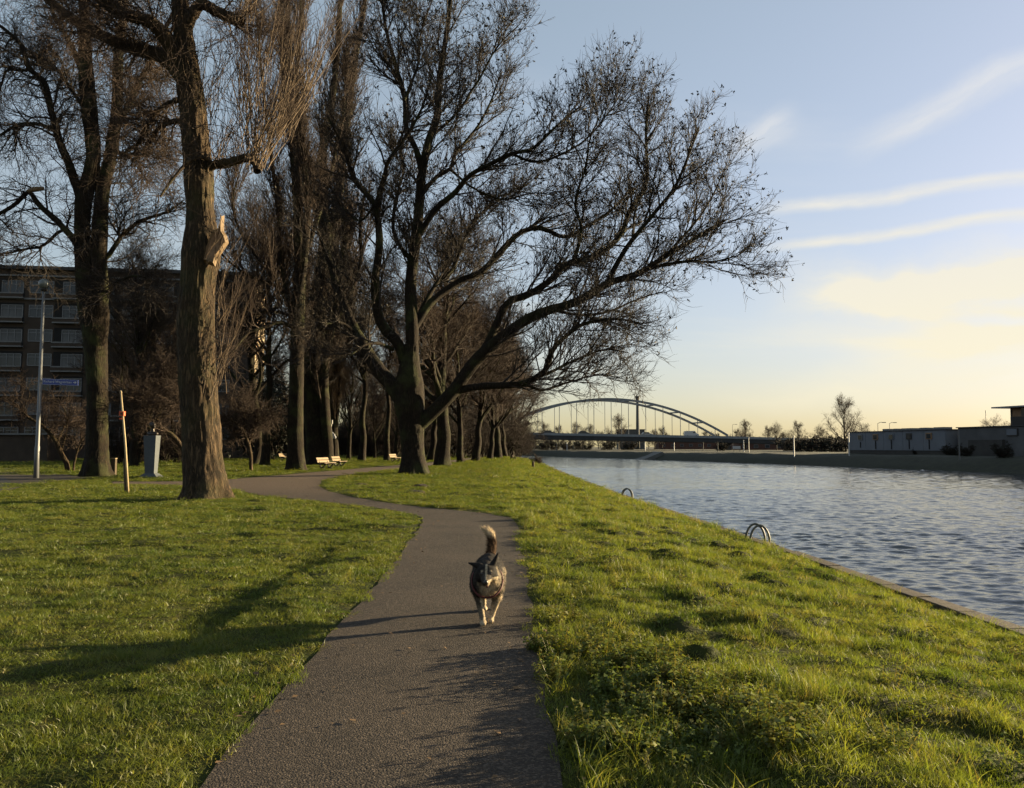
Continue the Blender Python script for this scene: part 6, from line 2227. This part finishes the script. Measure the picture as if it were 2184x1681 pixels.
PX, PY, PS, PZ = [], [], [], []
for y0, y1, dens, sxy, szz in ((0.6, 4.5, 150, 1.0, 1.0), (4.5, 9, 110, 1.05, 1.0), (9, 15, 60, 1.4, 1.1), (15, 24, 34, 1.9, 1.25), (24, 40, 15, 2.8, 1.5), (40, 70, 6, 4.2, 1.9), (70, 125, 2.4, 6.5, 2.4)):
    xa = -0.74 * y1 - 1.5
    X, Y = zone(y0, y1, xa, 6.2, dens)
    d = edge_x(Y) - X
    pd = path_dist(X, Y)
    lim = np.where(sxy > 1.6, 0.085 * sxy, -0.05 + 0.13 * vnoise(X * 3.1, Y * 3.1, 61) + 0.04 * rg.random(len(X)))
    keep = (d > 0.02) & (pd > lim) & (np.abs(X) < 0.74 * Y + 1.5)
    keep &= ~((X < gp(185, 1022)[0]) & (np.abs(Y - 38.5) < 5.5) & (X < -20))
    X, Y, d, pd = X[keep], Y[keep], d[keep], pd[keep]
    PX.append(X); PY.append(Y)
    PS.append(np.full(len(X), sxy)); PZ.append(np.full(len(X), szz))
PX, PY, PS, PZ = map(np.concatenate, (PX, PY, PS, PZ))
n = len(PX)
pd = path_dist(PX, PY)
zt_ = height(PX, PY, pd)
dq = edge_x(PY) - PX
patch = vnoise(PX * 1.1, PY * 1.1, 31) * .6 + vnoise(PX * 3.2, PY * 3.2, 32) * .4
hs = 0.30 + 1.35 * patch
hs *= np.where(dq < 5.4, 1.05, 0.74)
idx = rg.integers(0, 3, n)
tus = vnoise(PX * 2.3 + 7, PY * 2.3, 41)
bank = dq < 5.3
fine = vnoise(PX * 5.2, PY * 5.2, 33)
hs *= np.where(dq < 5.4, 0.55 + 0.95 * fine, 0.6 + 0.8 * fine)
make_t = (rg.random(n) < np.where(bank, sstep(.62, .85, tus) * .55, sstep(.75, .92, tus) * .12)) & (PY < 40)
idx[make_t] = 3
edge_t = (rg.random(n) < .15) & (((pd < .35) & (PX > 0) & (PY < 7) & (rg.random(n) < .3)) | (dq < .35)) & (PY < 40)
idx[edge_t] = 4
lg = (PX > .25) & (PX < 1.8) & (PY < 5.0) & (rg.random(n) < .012)
idx[lg] = 4
rot = np.stack([rg.normal(0, .12, n), rg.normal(0, .12, n), rg.random(n) * 6.283], 1)
sx = PS * (.85 + .35 * rg.random(n))
thin = np.where(idx >= 3, np.minimum(1.0, 1.6 / PS), 1.0)
scl_z = PZ * hs * (.85 + .3 * rg.random(n))
scl = np.stack([sx * thin, sx * thin, PZ * hs * (.85 + .3 * rg.random(n))], 1)
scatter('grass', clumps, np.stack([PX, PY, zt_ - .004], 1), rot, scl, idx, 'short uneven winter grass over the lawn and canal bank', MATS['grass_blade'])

# nettles and brambles on the bank beside the path
weeds = [weed_plant('weed_plant', 61, 5, .20), weed_plant('weed_plant', 62, 7, .16), weed_plant('weed_plant', 63, 4, .26)]
WP = np.array([gp(*q) for q in ((1168, 1392), (1260, 1372), (1400, 1395), (1480, 1450), (1620, 1475), (1760, 1500), (1900, 1560), (1860, 1640), (1640, 1665), (1420, 1665), (1260, 1620), (1200, 1540), (1180, 1440))])


def in_poly(x, y, Pq):
    ins = np.zeros(x.shape, bool)
    m_ = len(Pq)
    for i in range(m_):
        ax, ay = Pq[i]; bx_, by_ = Pq[(i + 1) % m_]
        c = ((ay > y) != (by_ > y)) & (x < (bx_ - ax) * (y - ay) / (by_ - ay + 1e-15) + ax)
        ins ^= c
    return ins


wx_, wy_ = rg.uniform(0.1, 3.2, 3100), rg.uniform(3.5, 7.0, 3100)
jx_, jy_ = wx_ + .35 * (vnoise(wx_ * 3, wy_ * 3, 52) - .5), wy_ + .5 * (vnoise(wx_ * 3, wy_ * 3, 53) - .5)
kp = in_poly(jx_, jy_, WP) & (rg.random(3100) < .12 + .88 * sstep(.32, .62, vnoise(wx_ * 2.2, wy_ * 2.2, 51)))
wx_, wy_ = wx_[kp], wy_[kp]
ex, ey = rg.uniform(0.3, 5.0, 260), rg.uniform(2.5, 16, 260)
kp = (edge_x(ey) - ex > .3) & (path_dist(ex, ey) > .15) & (rg.random(260) < .5)
wx_, wy_ = np.concatenate([wx_, ex[kp]]), np.concatenate([wy_, ey[kp]])
lx, ly = rg.uniform(-7, -1.6, 200), rg.uniform(3.5, 16, 200)
kp = path_dist(lx, ly) > .1
n_main = len(wx_)
wx_, wy_ = np.concatenate([wx_, lx[kp]]), np.concatenate([wy_, ly[kp]])
nw_ = len(wx_)
ws_ = rg.uniform(.45, 1.0, nw_)
ws_[n_main:] *= .4
scatter('weeds', weeds, np.stack([wx_, wy_, height(wx_, wy_)], 1), np.stack([rg.normal(0, .12, nw_), rg.normal(0, .12, nw_), rg.random(nw_) * 6.28], 1), np.stack([ws_] * 3, 1), rg.integers(0, 3, nw_), 'patch of low leafy weeds on the bank beside the path', MATS['weed_leaf'])

# fallen leaves and bits along the path
nl_ = 2400
lx, ly = rg.uniform(-14, 2.5, nl_ * 6), 2.5 + 34 * rg.random(nl_ * 6) ** 1.6
pdl = path_dist(lx, ly)
kp = (pdl > -.35 - .6 * (ly > 20)) & (pdl < .25) & (rg.random(len(lx)) < .5) | ((pdl < 0) & (rg.random(len(lx)) < .10))
lx, ly, pdl = lx[kp][:nl_], ly[kp][:nl_], pdl[kp][:nl_]
m_ = len(lx)
lz = np.where(pdl < 0, .012, height(lx, ly) + .03)
c = np.stack([lx, ly, lz + .006], 1)
a = np.stack([np.cos(rg.random(m_) * 6.28), np.sin(rg.random(m_) * 6.28), rg.normal(0, .15, m_)], 1)
b = np.cross(a, np.stack([rg.normal(0, .25, m_), rg.normal(0, .25, m_), np.ones(m_)], 1))
s1 = rg.uniform(.006, .026, m_)[:, None]
q = np.stack([c - a * s1, c + b * s1 * .6 + [0, 0, .004], c + a * s1, c - b * s1 * .6 + [0, 0, .003]], 1).reshape(-1, 3)
lit = link_mesh('leaf_litter', np_mesh('leaf_litter', q, np.arange(len(q)).reshape(-1, 4), False), MATS['litter'])
setp(lit, 'scattered dry leaf bits along the path edges', None, None, 'stuff')
